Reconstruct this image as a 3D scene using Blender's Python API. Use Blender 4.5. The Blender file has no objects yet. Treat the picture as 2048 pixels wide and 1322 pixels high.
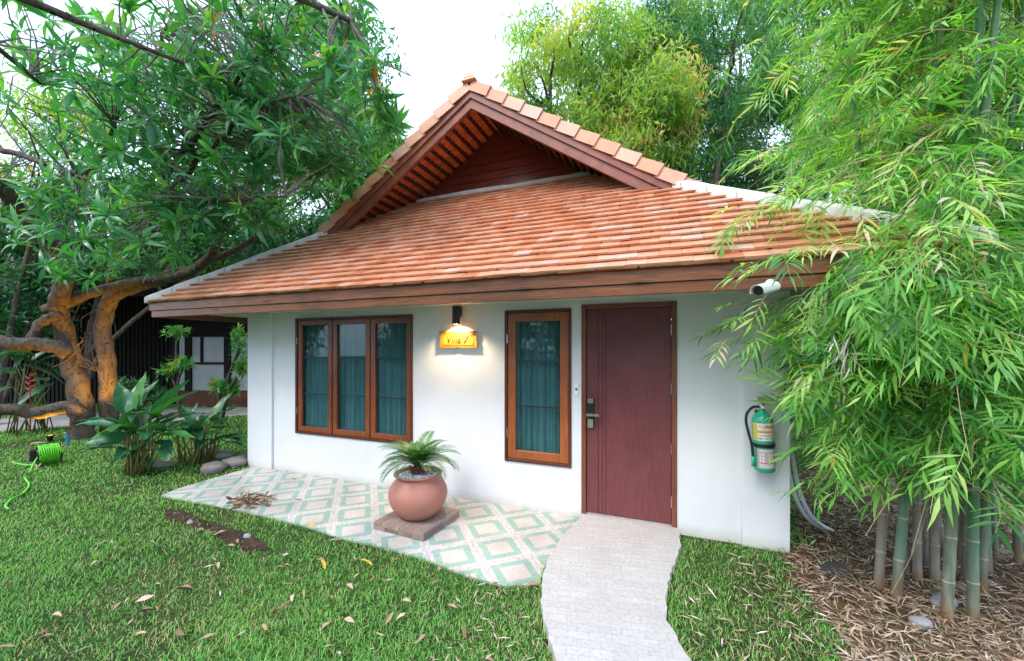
import bpy, bmesh, math, random
import numpy as np
from mathutils import Vector, Matrix
random.seed(7); rng = np.random.default_rng(11)
SC = bpy.context.scene
COL = SC.collection
R = math.radians

# ------------------------------------------------------------------ camera, sky, sun, exposure
# world frame: the villa's front wall is the plane y = 0, x runs to the right along it, z up (metres)
CAM = np.array((0.0, -3.91, 1.626)); YAW = R(21.57)
cam_data = bpy.data.cameras.new('camera'); cam = bpy.data.objects.new('camera', cam_data); COL.objects.link(cam)
cam.location = CAM; cam.rotation_euler = (R(90), 0, YAW)
cam_data.sensor_width = 36.0; cam_data.lens = 14.06; cam_data.shift_y = 0.0166
cam_data.clip_end = 500; cam_data.clip_start = 0.05
SC.camera = cam
w = bpy.data.worlds.new("World"); SC.world = w; w.use_nodes = True
nt = w.node_tree; nt.nodes.clear()
sky = nt.nodes.new('ShaderNodeTexSky'); sky.sky_type = 'NISHITA'; sky.sun_disc = False
SUN_EL, SUN_AZ = R(52), R(200)
sky.sun_elevation = SUN_EL; sky.sun_rotation = SUN_AZ; sky.dust_density = 4.0; sky.air_density = 1.0; sky.ozone_density = 1.0
bri = nt.nodes.new('ShaderNodeMixRGB'); bri.blend_type = 'MIX'; bri.inputs[0].default_value = 0.60   # thin overcast veil over the blue
bri.inputs[2].default_value = (5.0, 6.1, 8.0, 1)
bg = nt.nodes.new('ShaderNodeBackground'); bg.inputs[1].default_value = 0.15
wo = nt.nodes.new('ShaderNodeOutputWorld')
nt.links.new(sky.outputs[0], bri.inputs[1]); nt.links.new(bri.outputs[0], bg.inputs[0]); nt.links.new(bg.outputs[0], wo.inputs[0])
sd = bpy.data.lights.new('sun', 'SUN'); sd.energy = 0.6; sd.angle = R(14); sd.color = (1.0, 0.97, 0.93)
sun = bpy.data.objects.new('sun', sd); COL.objects.link(sun)
sdir = Vector((math.sin(SUN_AZ)*math.cos(SUN_EL), math.cos(SUN_AZ)*math.cos(SUN_EL), math.sin(SUN_EL)))
sun.rotation_euler = sdir.to_track_quat('Z', 'Y').to_euler()
SC.view_settings.view_transform = 'Standard'; SC.view_settings.look = 'None'
SC.view_settings.exposure = 1.50; SC.view_settings.gamma = 1.0
SC.view_settings.use_curve_mapping = False
SC.cycles.max_bounces = 8; SC.cycles.transparent_max_bounces = 12; SC.cycles.diffuse_bounces = 3
SC.cycles.glossy_bounces = 3; SC.cycles.transmission_bounces = 4
SC.cycles.use_denoising = True

# ------------------------------------------------------------------ placing helpers
U = np.array((0.930, -0.3676)); V = np.array((0.3676, 0.930))
GZ = -0.06                                                    # lawn level
def ray(px, py):
    a = (px-1024)/800.; b = (695-py)/800.
    return np.array((a*0.930-0.3676, a*0.3676+0.930, b))
def at(px, py, k): return CAM + ray(px, py)*k                 # surveyed point at distance k in front of the camera
def G(px, py, z=GZ):
    d = ray(px, py); k = (z-CAM[2])/d[2]; return CAM + d*k
def C(X, Y, z):                                               # X to the right, Y ahead of where the photographer stands
    return np.array((X*0.930-Y*0.3676, -3.91+X*0.3676+Y*0.930, z))
def Cinv(p):
    p = np.asarray(p); s = p[..., 0]; t = p[..., 1]+3.91
    return s*0.930+t*0.3676, -s*0.3676+t*0.930

# ------------------------------------------------------------------ materials
def srgb(r, g, b):
    f = lambda c: (c/255/12.92) if c/255 <= 0.04045 else ((c/255+0.055)/1.055)**2.4
    return (f(r), f(g), f(b))
def new_mat(name):
    m = bpy.data.materials.new(name); m.use_nodes = True
    return m, m.node_tree, m.node_tree.nodes['Principled BSDF']
def ramp(nt, stops, fac):
    r = nt.nodes.new('ShaderNodeValToRGB')
    while len(r.color_ramp.elements) < len(stops): r.color_ramp.elements.new(0.5)
    for e, (p, c) in zip(r.color_ramp.elements, stops):
        e.position = p; e.color = (*c, 1)
    nt.links.new(fac, r.inputs[0]); return r.outputs[0]
def noise(nt, scale, detail=4, stretch=None, coord='Object', rough=0.55):
    tc = nt.nodes.new('ShaderNodeTexCoord'); mp = nt.nodes.new('ShaderNodeMapping')
    if stretch: mp.inputs['Scale'].default_value = stretch
    n = nt.nodes.new('ShaderNodeTexNoise'); n.inputs['Scale'].default_value = scale; n.inputs['Detail'].default_value = detail
    n.inputs['Roughness'].default_value = rough
    nt.links.new(tc.outputs[coord], mp.inputs[0]); nt.links.new(mp.outputs[0], n.inputs[0]); return n.outputs[0]
def bump(nt, bs, height, strength=0.3, dist=0.01):
    b = nt.nodes.new('ShaderNodeBump'); b.inputs['Strength'].default_value = strength; b.inputs['Distance'].default_value = dist
    nt.links.new(height, b.inputs['Height']); nt.links.new(b.outputs[0], bs.inputs['Normal'])
def mixc(nt, a, b, fac, mode='MIX'):
    m = nt.nodes.new('ShaderNodeMixRGB'); m.blend_type = mode
    for i, x in ((1, a), (2, b)):
        if isinstance(x, tuple): m.inputs[i].default_value = (*x, 1)
        else: nt.links.new(x, m.inputs[i])
    if isinstance(fac, (int, float)): m.inputs[0].default_value = fac
    else: nt.links.new(fac, m.inputs[0])
    return m.outputs[0]
def simple(name, c, rough=0.6, metal=0.0, scale=None, amt=0.25, bmp=0.0, stretch=None, detail=4, spec=0.5, bscale=None):
    m, nt, bs = new_mat(name)
    bs.inputs['Roughness'].default_value = rough; bs.inputs['Metallic'].default_value = metal
    bs.inputs['Specular IOR Level'].default_value = spec
    if scale:
        n = noise(nt, scale, detail, stretch)
        lo = tuple(x*(1-amt) for x in c); hi = tuple(min(1, x*(1+amt)) for x in c)
        nt.links.new(ramp(nt, [(0.3, lo), (0.7, hi)], n), bs.inputs['Base Color'])
        if bmp: bump(nt, bs, noise(nt, bscale or scale*3, 4, stretch), bmp)
    else: bs.inputs['Base Color'].default_value = (*c, 1)
    return m
def leaf_mat(name, stops, rough=0.42, trans=0.35, spec=0.5):
    m, nt, bs = new_mat(name)
    at_ = nt.nodes.new('ShaderNodeAttribute'); at_.attribute_name = 'rnd'
    col = ramp(nt, stops, at_.outputs['Fac'])
    nt.links.new(col, bs.inputs['Base Color']); bs.inputs['Roughness'].default_value = rough
    bs.inputs['Specular IOR Level'].default_value = spec
    tr = nt.nodes.new('ShaderNodeBsdfTranslucent')
    nt.links.new(mixc(nt, col, (1.6, 1.9, 0.5), 1.0, 'MULTIPLY'), tr.inputs[0])
    ms = nt.nodes.new('ShaderNodeMixShader'); ms.inputs[0].default_value = trans
    nt.links.new(bs.outputs[0], ms.inputs[1]); nt.links.new(tr.outputs[0], ms.inputs[2])
    nt.links.new(ms.outputs[0], nt.nodes['Material Output'].inputs['Surface'])
    return m
def wood(name, dark, light, axis=0, rough=0.4, scale=6, bmp=0.15, coat=0.0, knots=False):
    m, nt, bs = new_mat(name)
    st = [14, 14, 14]; st[axis] = 0.8
    n = noise(nt, scale, 6, tuple(st), rough=0.6)
    col = ramp(nt, [(0.28, dark), (0.72, light)], n)
    n2 = noise(nt, 1.3, 3)
    col = mixc(nt, col, tuple(x*0.45 for x in dark), ramp(nt, [(0.48, (0, 0, 0)), (0.75, (0.75, 0.75, 0.75))], n2))
    if knots:
        tc = nt.nodes.new('ShaderNodeTexCoord'); mp = nt.nodes.new('ShaderNodeMapping'); mp.inputs['Scale'].default_value = (1.6, 3, 7)
        v = nt.nodes.new('ShaderNodeTexVoronoi'); v.inputs['Scale'].default_value = 1.0
        nt.links.new(tc.outputs['Object'], mp.inputs[0]); nt.links.new(mp.outputs[0], v.inputs[0])
        col = mixc(nt, tuple(x*0.25 for x in dark), col, ramp(nt, [(0.05, (0, 0, 0)), (0.17, (1, 1, 1))], v.outputs['Distance']))
    nt.links.new(col, bs.inputs['Base Color'])
    bs.inputs['Roughness'].default_value = rough; bs.inputs['Coat Weight'].default_value = coat; bs.inputs['Coat Roughness'].default_value = 0.25
    bump(nt, bs, n, bmp, 0.004)
    return m
def rnd_mat(name, stops, rough=0.7, nscale=None, namt=0.3, bmp=0.0, spec=0.4, dirt=None):
    m, nt, bs = new_mat(name)
    a = nt.nodes.new('ShaderNodeAttribute'); a.attribute_name = 'rnd'
    col = ramp(nt, stops, a.outputs['Fac'])
    if nscale:
        n = noise(nt, nscale, 5)
        col = mixc(nt, col, ramp(nt, [(0.25, (1-namt,)*3), (0.75, (1, 1, 1))], n), 1.0, 'MULTIPLY')
        if bmp: bump(nt, bs, noise(nt, nscale*6, 4), bmp, 0.004)
    if dirt:
        n = noise(nt, dirt[0], 6, rough=0.7); col = mixc(nt, col, dirt[1], ramp(nt, [(dirt[2], (0, 0, 0)), (dirt[2]+0.12, (dirt[3],)*3)], n))
    nt.links.new(col, bs.inputs['Base Color']); bs.inputs['Roughness'].default_value = rough
    bs.inputs['Specular IOR Level'].default_value = spec
    return m

# ------------------------------------------------------------------ mesh helpers
def tag(o, label=None, cat=None, group=None, kind=None):
    for k_, v_ in (('label', label), ('category', cat), ('group', group), ('kind', kind)):
        if v_: o[k_] = v_
    return o
def empty(name, loc=(0, 0, 0), rz=0.0, **kw):
    o = bpy.data.objects.new(name, None); COL.objects.link(o); o.location = loc; o.rotation_euler = (0, 0, rz); o.empty_display_size = 0.1
    return tag(o, **kw)
def link(me, name, mat, parent=None, **kw):
    o = bpy.data.objects.new(name, me); COL.objects.link(o)
    for m in (mat if isinstance(mat, (list, tuple)) else [mat]): me.materials.append(m)
    if parent: 
        o.parent = parent
        if 'world' in kw:
            kw.pop('world'); o.matrix_parent_inverse = parent_inv(parent)
    kw.pop('world', None)
    return tag(o, **kw)
def parent_inv(p):
    M = Matrix.Translation(p.location) @ p.rotation_euler.to_matrix().to_4x4()
    if p.parent: M = p.parent.matrix_parent_inverse @ M if False else M
    return M.inverted()
class MB:
    """collects boxes, prisms, lathes and tubes into one mesh"""
    def __init__(s): s.v = []; s.f = []; s.r = []
    def add(s, vs, fs, r=0.5):
        n = len(s.v); s.v += [tuple(map(float, v)) for v in vs]; s.f += [tuple(i+n for i in f) for f in fs]; s.r += [r]*len(vs); return s
    def box(s, x0, x1, y0, y1, z0, z1, r=0.5, M=None):
        vs = [(x, y, z) for x in (x0, x1) for y in (y0, y1) for z in (z0, z1)]
        if M is not None: vs = [M @ Vector(v) for v in vs]
        return s.add(vs, [(0, 1, 3, 2), (4, 6, 7, 5), (0, 4, 5, 1), (2, 3, 7, 6), (0, 2, 6, 4), (1, 5, 7, 3)], r)
    def prism(s, poly, axis, a, b, r=0.5):
        """poly in the two other axes, extruded from a to b"""
        def mk(p, q):
            l = [p[0], p[1]]; l.insert(axis, q); return l
        n = len(poly); vs = [mk(p, a) for p in poly]+[mk(p, b) for p in poly]
        fs = [tuple(range(n))[::-1], tuple(range(n, 2*n))]+[(i, (i+1) % n, (i+1) % n+n, i+n) for i in range(n)]
        return s.add(vs, fs, r)
    def hexa(s, bottom, top, r=0.5):
        n = len(bottom)
        return s.add(list(bottom)+list(top), [tuple(range(n))[::-1], tuple(range(n, 2*n))]+[(i, (i+1) % n, (i+1) % n+n, i+n) for i in range(n)], r)
    def tube(s, pts, rad, n=8, caps=True, r=0.5, lump=0.0):
        pts = [Vector(p) for p in pts]; m = len(pts)
        rad = rad if hasattr(rad, '__len__') else [rad]*m
        vs = []; t0 = (pts[1]-pts[0]).normalized()
        nrm = t0.orthogonal().normalized()
        for i, p in enumerate(pts):
            t = ((pts[min(i+1, m-1)]-pts[max(i-1, 0)])).normalized()
            nrm = (nrm-t*nrm.dot(t)).normalized(); bi = t.cross(nrm)
            for j in range(n):
                a = 2*math.pi*j/n; rr = rad[i]*(1+lump*math.sin(3*a+i*0.9)+lump*random.uniform(-.6, .6))
                vs.append(p+(nrm*math.cos(a)+bi*math.sin(a))*rr)
        fs = [(i*n+j, i*n+(j+1) % n, (i+1)*n+(j+1) % n, (i+1)*n+j) for i in range(m-1) for j in range(n)]
        if caps: fs += [tuple(range(n))[::-1], tuple((m-1)*n+j for j in range(n))]
        return s.add(vs, fs, r)
    def lathe(s, prof, cx=0, cy=0, n=32, r=0.5):
        m = len(prof); vs = [(cx+p[0]*math.cos(2*math.pi*j/n), cy+p[0]*math.sin(2*math.pi*j/n), p[1]) for p in prof for j in range(n)]
        fs = [(i*n+j, i*n+(j+1) % n, (i+1)*n+(j+1) % n, (i+1)*n+j) for i in range(m-1) for j in range(n)]
        if prof[0][0] > 1e-4: fs.append(tuple(range(n))[::-1])
        if prof[-1][0] > 1e-4: fs.append(tuple((m-1)*n+j for j in range(n)))
        return s.add(vs, fs, r)
    def build(s, name, mat, parent=None, smooth=False, bevel=0.0, **kw):
        me = bpy.data.meshes.new(name); me.from_pydata(s.v, [], s.f); me.update()
        a = me.attributes.new('rnd', 'FLOAT', 'POINT'); a.data.foreach_set('value', np.array(s.r, dtype=np.float32))
        bm = bmesh.new(); bm.from_mesh(me); bmesh.ops.recalc_face_normals(bm, faces=bm.faces)
        if bevel: bmesh.ops.bevel(bm, geom=list(bm.edges), offset=bevel, segments=1, affect='EDGES', profile=0.5)
        bm.to_mesh(me); bm.free()
        if smooth: me.shade_smooth()
        return link(me, name, mat, parent, **kw)
def np_mesh(name, verts, faces, rnd, mat, parent=None, smooth=True, **kw):
    """verts (N,3), faces (M,4 or 3) as arrays"""
    me = bpy.data.meshes.new(name)
    me.vertices.add(len(verts)); me.vertices.foreach_set('co', np.asarray(verts, dtype=np.float32).ravel())
    k = faces.shape[1]; me.loops.add(faces.size); me.loops.foreach_set('vertex_index', faces.astype(np.int32).ravel())
    me.polygons.add(len(faces)); me.polygons.foreach_set('loop_start', np.arange(0, faces.size, k, dtype=np.int32))
    me.polygons.foreach_set('loop_total', np.full(len(faces), k, dtype=np.int32))
    if smooth: me.polygons.foreach_set('use_smooth', np.ones(len(faces), dtype=bool))
    me.update(calc_edges=True)
    a = me.attributes.new('rnd', 'FLOAT', 'POINT'); a.data.foreach_set('value', np.asarray(rnd, dtype=np.float32))
    return link(me, name, mat, parent, **kw)
def frames(d, up):
    """rotation matrices with local x along d and local z close to up"""
    d = d/np.linalg.norm(d, axis=1, keepdims=True)
    y = np.cross(up, d); ln = np.linalg.norm(y, axis=1, keepdims=True)
    bad = ln[:, 0] < 1e-4; y[bad] = (0, 1, 0); ln[bad] = 1; y /= ln
    z = np.cross(d, y); return np.stack((d, y, z), axis=2)
def inst(tv, tf, tr, pos, Rm, sc, rn, rspread=0.25):
    """template verts/faces/rnd copied to every pos -> big arrays"""
    N = len(pos); Vn = len(tv); sc = np.asarray(sc)
    if sc.ndim == 1: sc = sc[:, None]
    P = np.einsum('nij,nkj->nki', Rm, tv[None]*sc[:, None, :]) + pos[:, None, :]
    F = (tf[None]+(np.arange(N)*Vn)[:, None, None]).reshape(-1, tf.shape[1])
    Rr = np.clip(rn[:, None]+(tr[None]-0.5)*rspread, 0, 1)
    return P.reshape(-1, 3), F, Rr.ravel()
def cat(parts):
    vs, fs, rs = [], [], []; n = 0
    for v, f, r in parts:
        vs.append(v); fs.append(f+n); rs.append(r); n += len(v)
    return np.concatenate(vs), np.concatenate(fs), np.concatenate(rs)
def leaf_t(L=1.0, W=0.22, droop=0.35, fold=0.25, seg=4, peak=0.4, wave=0.0):
    """one leaf along +x: a folded, arching blade"""
    vs = []
    for i in range(seg+1):
        u = i/seg
        wd = W*0.5*math.sin(math.pi*min(1, max(0.0, u))**(math.log(0.5)/math.log(peak)))
        wd = max(wd, 0.004*L) 
        x = L*(u-droop*0.25*u*u); z = L*(0.10*u-droop*u*u)
        wz = wave*math.sin(u*9)*W
        vs += [(x, -wd, z+fold*wd+wz), (x, 0, z), (x, wd, z+fold*wd-wz)]
    fs = []
    for i in range(seg):
        a = i*3; fs += [(a, a+3, a+4, a+1), (a+1, a+4, a+5, a+2)]
    return np.array(vs), np.array(fs), np.full(len(vs), 0.5)
def in_poly(x, y, poly):
    c = np.zeros(len(x), dtype=bool); j = len(poly)-1
    for i in range(len(poly)):
        xi, yi = poly[i][0], poly[i][1]; xj, yj = poly[j][0], poly[j][1]
        if yi != yj: c ^= ((yi > y) != (yj > y)) & (x < (xj-xi)*(y-yi)/(yj-yi)+xi)
        j = i
    return c
def unit(n): 
    v = rng.normal(size=(n, 3)); return v/np.linalg.norm(v, axis=1, keepdims=True)
# ------------------------------------------------------------------ ground, patio, path
def ground_mat():
    m, nt, bs = new_mat('soil_and_turf')
    n = noise(nt, 1.2, 6); n2 = noise(nt, 30, 5)
    c1 = ramp(nt, [(0.35, (0.030, 0.055, 0.018)), (0.6, (0.045, 0.085, 0.022)), (0.8, (0.075, 0.06, 0.035))], n)
    c = mixc(nt, c1, ramp(nt, [(0.3, (0.35, 0.35, 0.3)), (0.7, (1.3, 1.3, 1.2))], n2), 1.0, 'MULTIPLY')
    nt.links.new(c, bs.inputs['Base Color']); bs.inputs['Roughness'].default_value = 0.95; bs.inputs['Specular IOR Level'].default_value = 0.15
    bump(nt, bs, n2, 0.8, 0.02); return m
M_ground = ground_mat()
b = MB(); S = 26; E = 60.
for i in range(S):
    for j in range(S):
        x0 = -E+2*E*i/S; x1 = -E+2*E*(i+1)/S; y0 = -E+2*E*j/S; y1 = -E+2*E*(j+1)/S
        b.add([(x0, y0, GZ), (x1, y0, GZ), (x1, y1, GZ), (x0, y1, GZ)], [(0, 1, 2, 3)])
me = None
ob = b.build('ground', M_ground, kind='structure')

def slab(name, pts, ztop, mat, thick=0.12, **kw):
    bmx = bmesh.new(); vs = [bmx.verts.new((p[0], p[1], ztop)) for p in pts]; f = bmx.faces.new(vs)
    if f.normal.z < 0: f.normal_flip()
    r_ = bmesh.ops.extrude_face_region(bmx, geom=[f]); nv = [v for v in r_['geom'] if isinstance(v, bmesh.types.BMVert)]
    for v in nv: v.co.z -= thick
    bmesh.ops.recalc_face_normals(bmx, faces=bmx.faces); bmesh.ops.triangulate(bmx, faces=bmx.faces)
    me = bpy.data.meshes.new(name); bmx.to_mesh(me); bmx.free(); return link(me, name, mat, None, **kw)

PZ = -0.045
patio_px = [(322, 991), (352, 978), (420, 958), (503, 934)]
patio = [G(*p, PZ)[:2] for p in patio_px]+[(-5.1, 0.05), (-0.80, 0.05)]+[G(*p, PZ)[:2] for p in [(1150, 1042), (1118, 1085), (1086, 1140), (1079, 1168), (1010, 1172), (930, 1150), (850, 1118), (760, 1092), (690, 1078), (610, 1052), (520, 1030), (430, 1010), (370, 1000)]]
def patio_mat():
    m, nt, bs = new_mat('patterned_cement_tiles')
    tc = nt.nodes.new('ShaderNodeTexCoord'); mp = nt.nodes.new('ShaderNodeMapping'); mp.vector_type = 'TEXTURE'
    mp.inputs['Location'].default_value = (-1.3224, -0.848, 0); mp.inputs['Rotation'].default_value = (0, 0, R(41.5)); mp.inputs['Scale'].default_value = (0.385,)*3
    nt.links.new(tc.outputs['Object'], mp.inputs[0])
    sx = nt.nodes.new('ShaderNodeSeparateXYZ'); nt.links.new(mp.outputs[0], sx.inputs[0])
    def mth(op, a, b_=None):
        q = nt.nodes.new('ShaderNodeMath'); q.operation = op
        for i, v in ((0, a), (1, b_)):
            if v is None: continue
            if isinstance(v, (int, float)): q.inputs[i].default_value = v
            else: nt.links.new(v, q.inputs[i])
        return q.outputs[0]
    def cell(v): return mth('ABSOLUTE', mth('SUBTRACT', mth('FRACT', mth('ADD', v, 0.5)), 0.5))
    u, v = cell(sx.outputs[0]), cell(sx.outputs[1])
    mx = mth('MAXIMUM', u, v); mn = mth('MINIMUM', u, v)
    wob = noise(nt, 9, 3); mx2 = mth('ADD', mx, mth('MULTIPLY', mth('SUBTRACT', wob, 0.5), 0.02))
    sp = noise(nt, 60, 4); big = noise(nt, 2.2, 4)
    green = ramp(nt, [(0.3, (0.22, 0.345, 0.295)), (0.75, (0.30, 0.44, 0.385))], sp)
    cream = ramp(nt, [(0.3, (0.47, 0.42, 0.385)), (0.75, (0.56, 0.515, 0.48))], sp)
    band = ramp(nt, [(0.36, (0.34, 0.32, 0.33)), (0.5, (0.52, 0.50, 0.49)), (0.75, (0.62, 0.60, 0.58))], sp)
    r_ = ramp(nt, [(0.0, (0, 0, 0)), (0.242, (0, 0, 0)), (0.256, (1, 1, 1))], mx2)
    c = mixc(nt, cream, green, r_)
    c = mixc(nt, c, band, ramp(nt, [(0.392, (0, 0, 0)), (0.404, (1, 1, 1))], mx2))
    diag = mth('SUBTRACT', mx, mn)                             # the thin mitre lines of the green frame
    dm = mth('MULTIPLY', mth('LESS_THAN', diag, 0.007), mth('GREATER_THAN', mx, 0.25))
    c = mixc(nt, c, (0.5, 0.5, 0.46), mth('MULTIPLY', dm, 0.5))
    g1 = mth('GREATER_THAN', mx, 0.493)                        # joints between tiles
    c = mixc(nt, c, (0.36, 0.33, 0.31), mth('MULTIPLY', g1, 0.5))
    cc = mth('LESS_THAN', mth('ABSOLUTE', mth('SUBTRACT', mx, 0.085)), 0.006)
    c = mixc(nt, c, (0.42, 0.40, 0.36), mth('MULTIPLY', cc, 0.45))
    c = mixc(nt, c, ramp(nt, [(0.3, (0.74, 0.73, 0.71)), (0.65, (1.06, 1.04, 1.02))], big), 1.0, 'MULTIPLY')
    c = mixc(nt, c, (0.52, 0.49, 0.46), ramp(nt, [(0.56, (0, 0, 0)), (0.75, (0.6, 0.6, 0.6))], noise(nt, 6, 6)))
    nt.links.new(c, bs.inputs['Base Color']); bs.inputs['Roughness'].default_value = 0.55; bs.inputs['Specular IOR Level'].default_value = 0.35
    bump(nt, bs, sp, 0.15, 0.003); return m
slab('patio', patio, PZ, patio_mat(), kind='structure')

path = [(-0.80, 0.0), (0.055, 0.0)]+[G(*p, 0)[:2] for p in [(1357, 1062), (1360, 1090), (1352, 1120), (1336, 1165), (1330, 1200), (1336, 1240), (1356, 1285), (1382, 1322), (1400, 1420)]]
path += [C(0.85, 0.9, 0)[:2], C(0.6, -1.5, 0)[:2], C(-0.2, -1.5, 0)[:2], C(0.0, 0.9, 0)[:2]]
path += [G(*p, 0)[:2] for p in [(1128, 1420), (1112, 1322), (1090, 1250), (1082, 1200), (1084, 1150), (1100, 1110), (1125, 1072), (1158, 1036)]]
def path_mat():
    m, nt, bs = new_mat('pale_paver_blocks')
    tc = nt.nodes.new('ShaderNodeTexCoord'); mp = nt.nodes.new('ShaderNodeMapping'); mp.inputs['Rotation'].default_value = (0, 0, R(-12))
    nt.links.new(tc.outputs['Object'], mp.inputs[0])
    ns = nt.nodes.new('ShaderNodeTexNoise'); ns.inputs['Scale'].default_value = 6; nt.links.new(tc.outputs['Object'], ns.inputs[0])
    va = nt.nodes.new('ShaderNodeVectorMath'); va.operation = 'MULTIPLY_ADD'; va.inputs[1].default_value = (0.02,)*3
    nt.links.new(ns.outputs['Color'], va.inputs[0]); nt.links.new(mp.outputs[0], va.inputs[2])
    br = nt.nodes.new('ShaderNodeTexBrick'); br.inputs['Scale'].default_value = 1; br.inputs['Brick Width'].default_value = 0.125; br.inputs['Row Height'].default_value = 0.062
    br.inputs['Mortar Size'].default_value = 0.0035; br.inputs['Mortar Smooth'].default_value = 0.9
    br.inputs['Color1'].default_value = (0.44, 0.425, 0.41, 1); br.inputs['Color2'].default_value = (0.495, 0.48, 0.465, 1); br.inputs['Mortar'].default_value = (0.35, 0.34, 0.335, 1)
    nt.links.new(va.outputs[0], br.inputs[0])
    big = noise(nt, 2.5, 6); c = mixc(nt, br.outputs[0], (0.40, 0.375, 0.36), ramp(nt, [(0.38, (0.0,)*3), (0.68, (0.7,)*3)], big)); c = mixc(nt, c, (0.26, 0.23, 0.20), ramp(nt, [(0.60, (0,)*3), (0.74, (0.5,)*3)], noise(nt, 5, 7, rough=0.75)))
    c = mixc(nt, c, ramp(nt, [(0.3, (0.84,)*3), (0.6, (1.05,)*3)], noise(nt, 45, 5)), 1.0, 'MULTIPLY')
    nt.links.new(c, bs.inputs['Base Color']); bs.inputs['Roughness'].default_value = 0.75; bs.inputs['Specular IOR Level'].default_value = 0.3
    bump(nt, bs, br.outputs[1], -0.25, 0.004); return m
pth = []
for i in range(len(path)):                                    # ragged cement edge
    a_, c_ = np.array(path[i]), np.array(path[(i+1) % len(path)]); nn_ = max(1, int(np.linalg.norm(c_-a_)/.05)) if i > 1 else 1
    for q_ in range(nn_): pth.append(tuple(a_+(c_-a_)*q_/nn_+(rng.normal(size=2)*.007 if i > 1 else 0)))
path = pth
PATH = slab('path', path, 0.0, path_mat(), kind='structure')
def rough_outline(pts, amp=0.04, sub=5):
    out = []
    n = len(pts)
    for i in range(n):
        a, c = np.array(pts[i][:2]), np.array(pts[(i+1) % n][:2])
        for k in range(sub): out.append(tuple(a+(c-a)*k/sub+rng.normal(size=2)*amp))
    return out
M_soil = simple('brown_soil', (0.105, 0.062, 0.038), 0.95, scale=8, amt=0.6, bmp=0.8, spec=0.1)
SOIL = [G(*p)[:2] for p in [(1640, 1080), (1560, 1112), (1600, 1180), (1660, 1250), (1700, 1330), (1760, 1420), (2300, 1500), (2500, 1180), (2200, 960), (1900, 900), (1640, 900), (1590, 960), (1590, 1060)]]
SOILR = rough_outline(SOIL)
slab('bamboo_bed_soil', SOILR, GZ+0.006, M_soil, 0.004, kind='structure')
dirt_px = [(325, 1022), (370, 1020), (405, 1042), (455, 1052), (505, 1072), (540, 1098), (500, 1108), (450, 1090), (420, 1064), (370, 1050), (335, 1042)]
DIRT = rough_outline([G(*p)[:2] for p in dirt_px], 0.015, 3)
slab('bare_soil_patch', DIRT, GZ+0.006, simple('dark_soil', (0.05, 0.033, 0.024), 0.95, scale=14, amt=0.6, bmp=0.9, spec=0.1), 0.004, kind='structure')
LANE = [at(360, 806, 11.2)[:2], at(620, 806, 11.2)[:2], at(620, 826, 10)[:2], at(480, 824, 9.9)[:2], at(400, 830, 9.3)[:2], at(250, 836, 9)[:2], at(0, 862, 8)[:2], at(-300, 900, 6.6)[:2], at(-400, 860, 8)[:2], at(0, 838, 9.4)[:2]]
slab('back_path', LANE, GZ+0.012, simple('grey_concrete', (0.30, 0.285, 0.28), 0.85, scale=4, amt=0.25, bmp=0.2), 0.03, kind='structure')

# ------------------------------------------------------------------ the villa
SL, SR, OV = -5.54, 0.902, 0.785
XC = (SL+SR)/2; EZ = 2.23; EL, ER = SL-OV, SR+OV; PF, PS = 0.77, 0.653
TG, TB, BACK = 0.587, 1.40, 7.2
villa = empty('villa', (0, 0, 0), label='white walled villa with orange tiled roof, red gable and plum door', cat='villa')
def plaster():
    m, nt, bs = new_mat('white_plaster')
    n = noise(nt, 1.1, 5); c = ramp(nt, [(0.3, (0.63, 0.645, 0.665)), (0.7, (0.70, 0.71, 0.73))], n)
    tc = nt.nodes.new('ShaderNodeTexCoord'); sx = nt.nodes.new('ShaderNodeSeparateXYZ'); nt.links.new(tc.outputs['Object'], sx.inputs[0])
    ad = nt.nodes.new('ShaderNodeMath'); ad.operation = 'MULTIPLY_ADD'; ad.inputs[1].default_value = 0.14
    nt.links.new(noise(nt, 5, 6, rough=0.7), ad.inputs[0]); nt.links.new(sx.outputs[2], ad.inputs[2])
    c = mixc(nt, (0.50, 0.47, 0.42), c, ramp(nt, [(0.02, (0.2,)*3), (0.13, (1, 1, 1))], ad.outputs[0]))   # splash stains by the ground
    st = noise(nt, 2.2, 7, (1.5, 1.5, 0.7), rough=0.7); c = mixc(nt, c, (0.56, 0.55, 0.52), ramp(nt, [(0.52, (0,)*3), (0.8, (0.40,)*3)], st))
    nt.links.new(c, bs.inputs['Base Color']); bs.inputs['Roughness'].default_value = 0.8; bs.inputs['Specular IOR Level'].default_value = 0.25
    bump(nt, bs, noise(nt, 45, 5), 0.12, 0.004); return m
M_plaster = plaster()
SOF = 2.10
# front wall with openings, built as panels that butt
win = [(-4.649, -2.786, 0.487, 2.015), (-1.625, -0.910, 0.432, 2.017), (-0.8105, 0.058, -0.02, 2.047)]
b = MB(); xs = SL
for (x0, x1, z0, z1) in win:
    b.box(xs, x0, 0, 0.16, -0.3, SOF+0.1); b.box(x0, x1, 0, 0.16, z1, SOF+0.1)
    b.box(x0, x1, 0, 0.16, -0.3, z0); xs = x1
b.box(xs, SR, 0, 0.16, -0.3, SOF+0.1)
b.box(SL, SL+0.16, 0.16, BACK-0.6, -0.3, SOF+0.1); b.box(SR-0.16, SR, 0.16, BACK-0.6, -0.3, SOF+0.1); b.box(SL+.16, SR-.16, BACK-0.76, BACK-0.6, -0.3, SOF+0.1)
b.build('wall', M_plaster, villa)
for (x0, x1) in ((SL-0.012, -5.075), (0.569, SR+0.012)):
    pb = MB().box(x0, x1, -0.03, -0.002, -0.3, SOF-0.004); pb.build('pilaster', M_plaster, villa, bevel=0.004)
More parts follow.
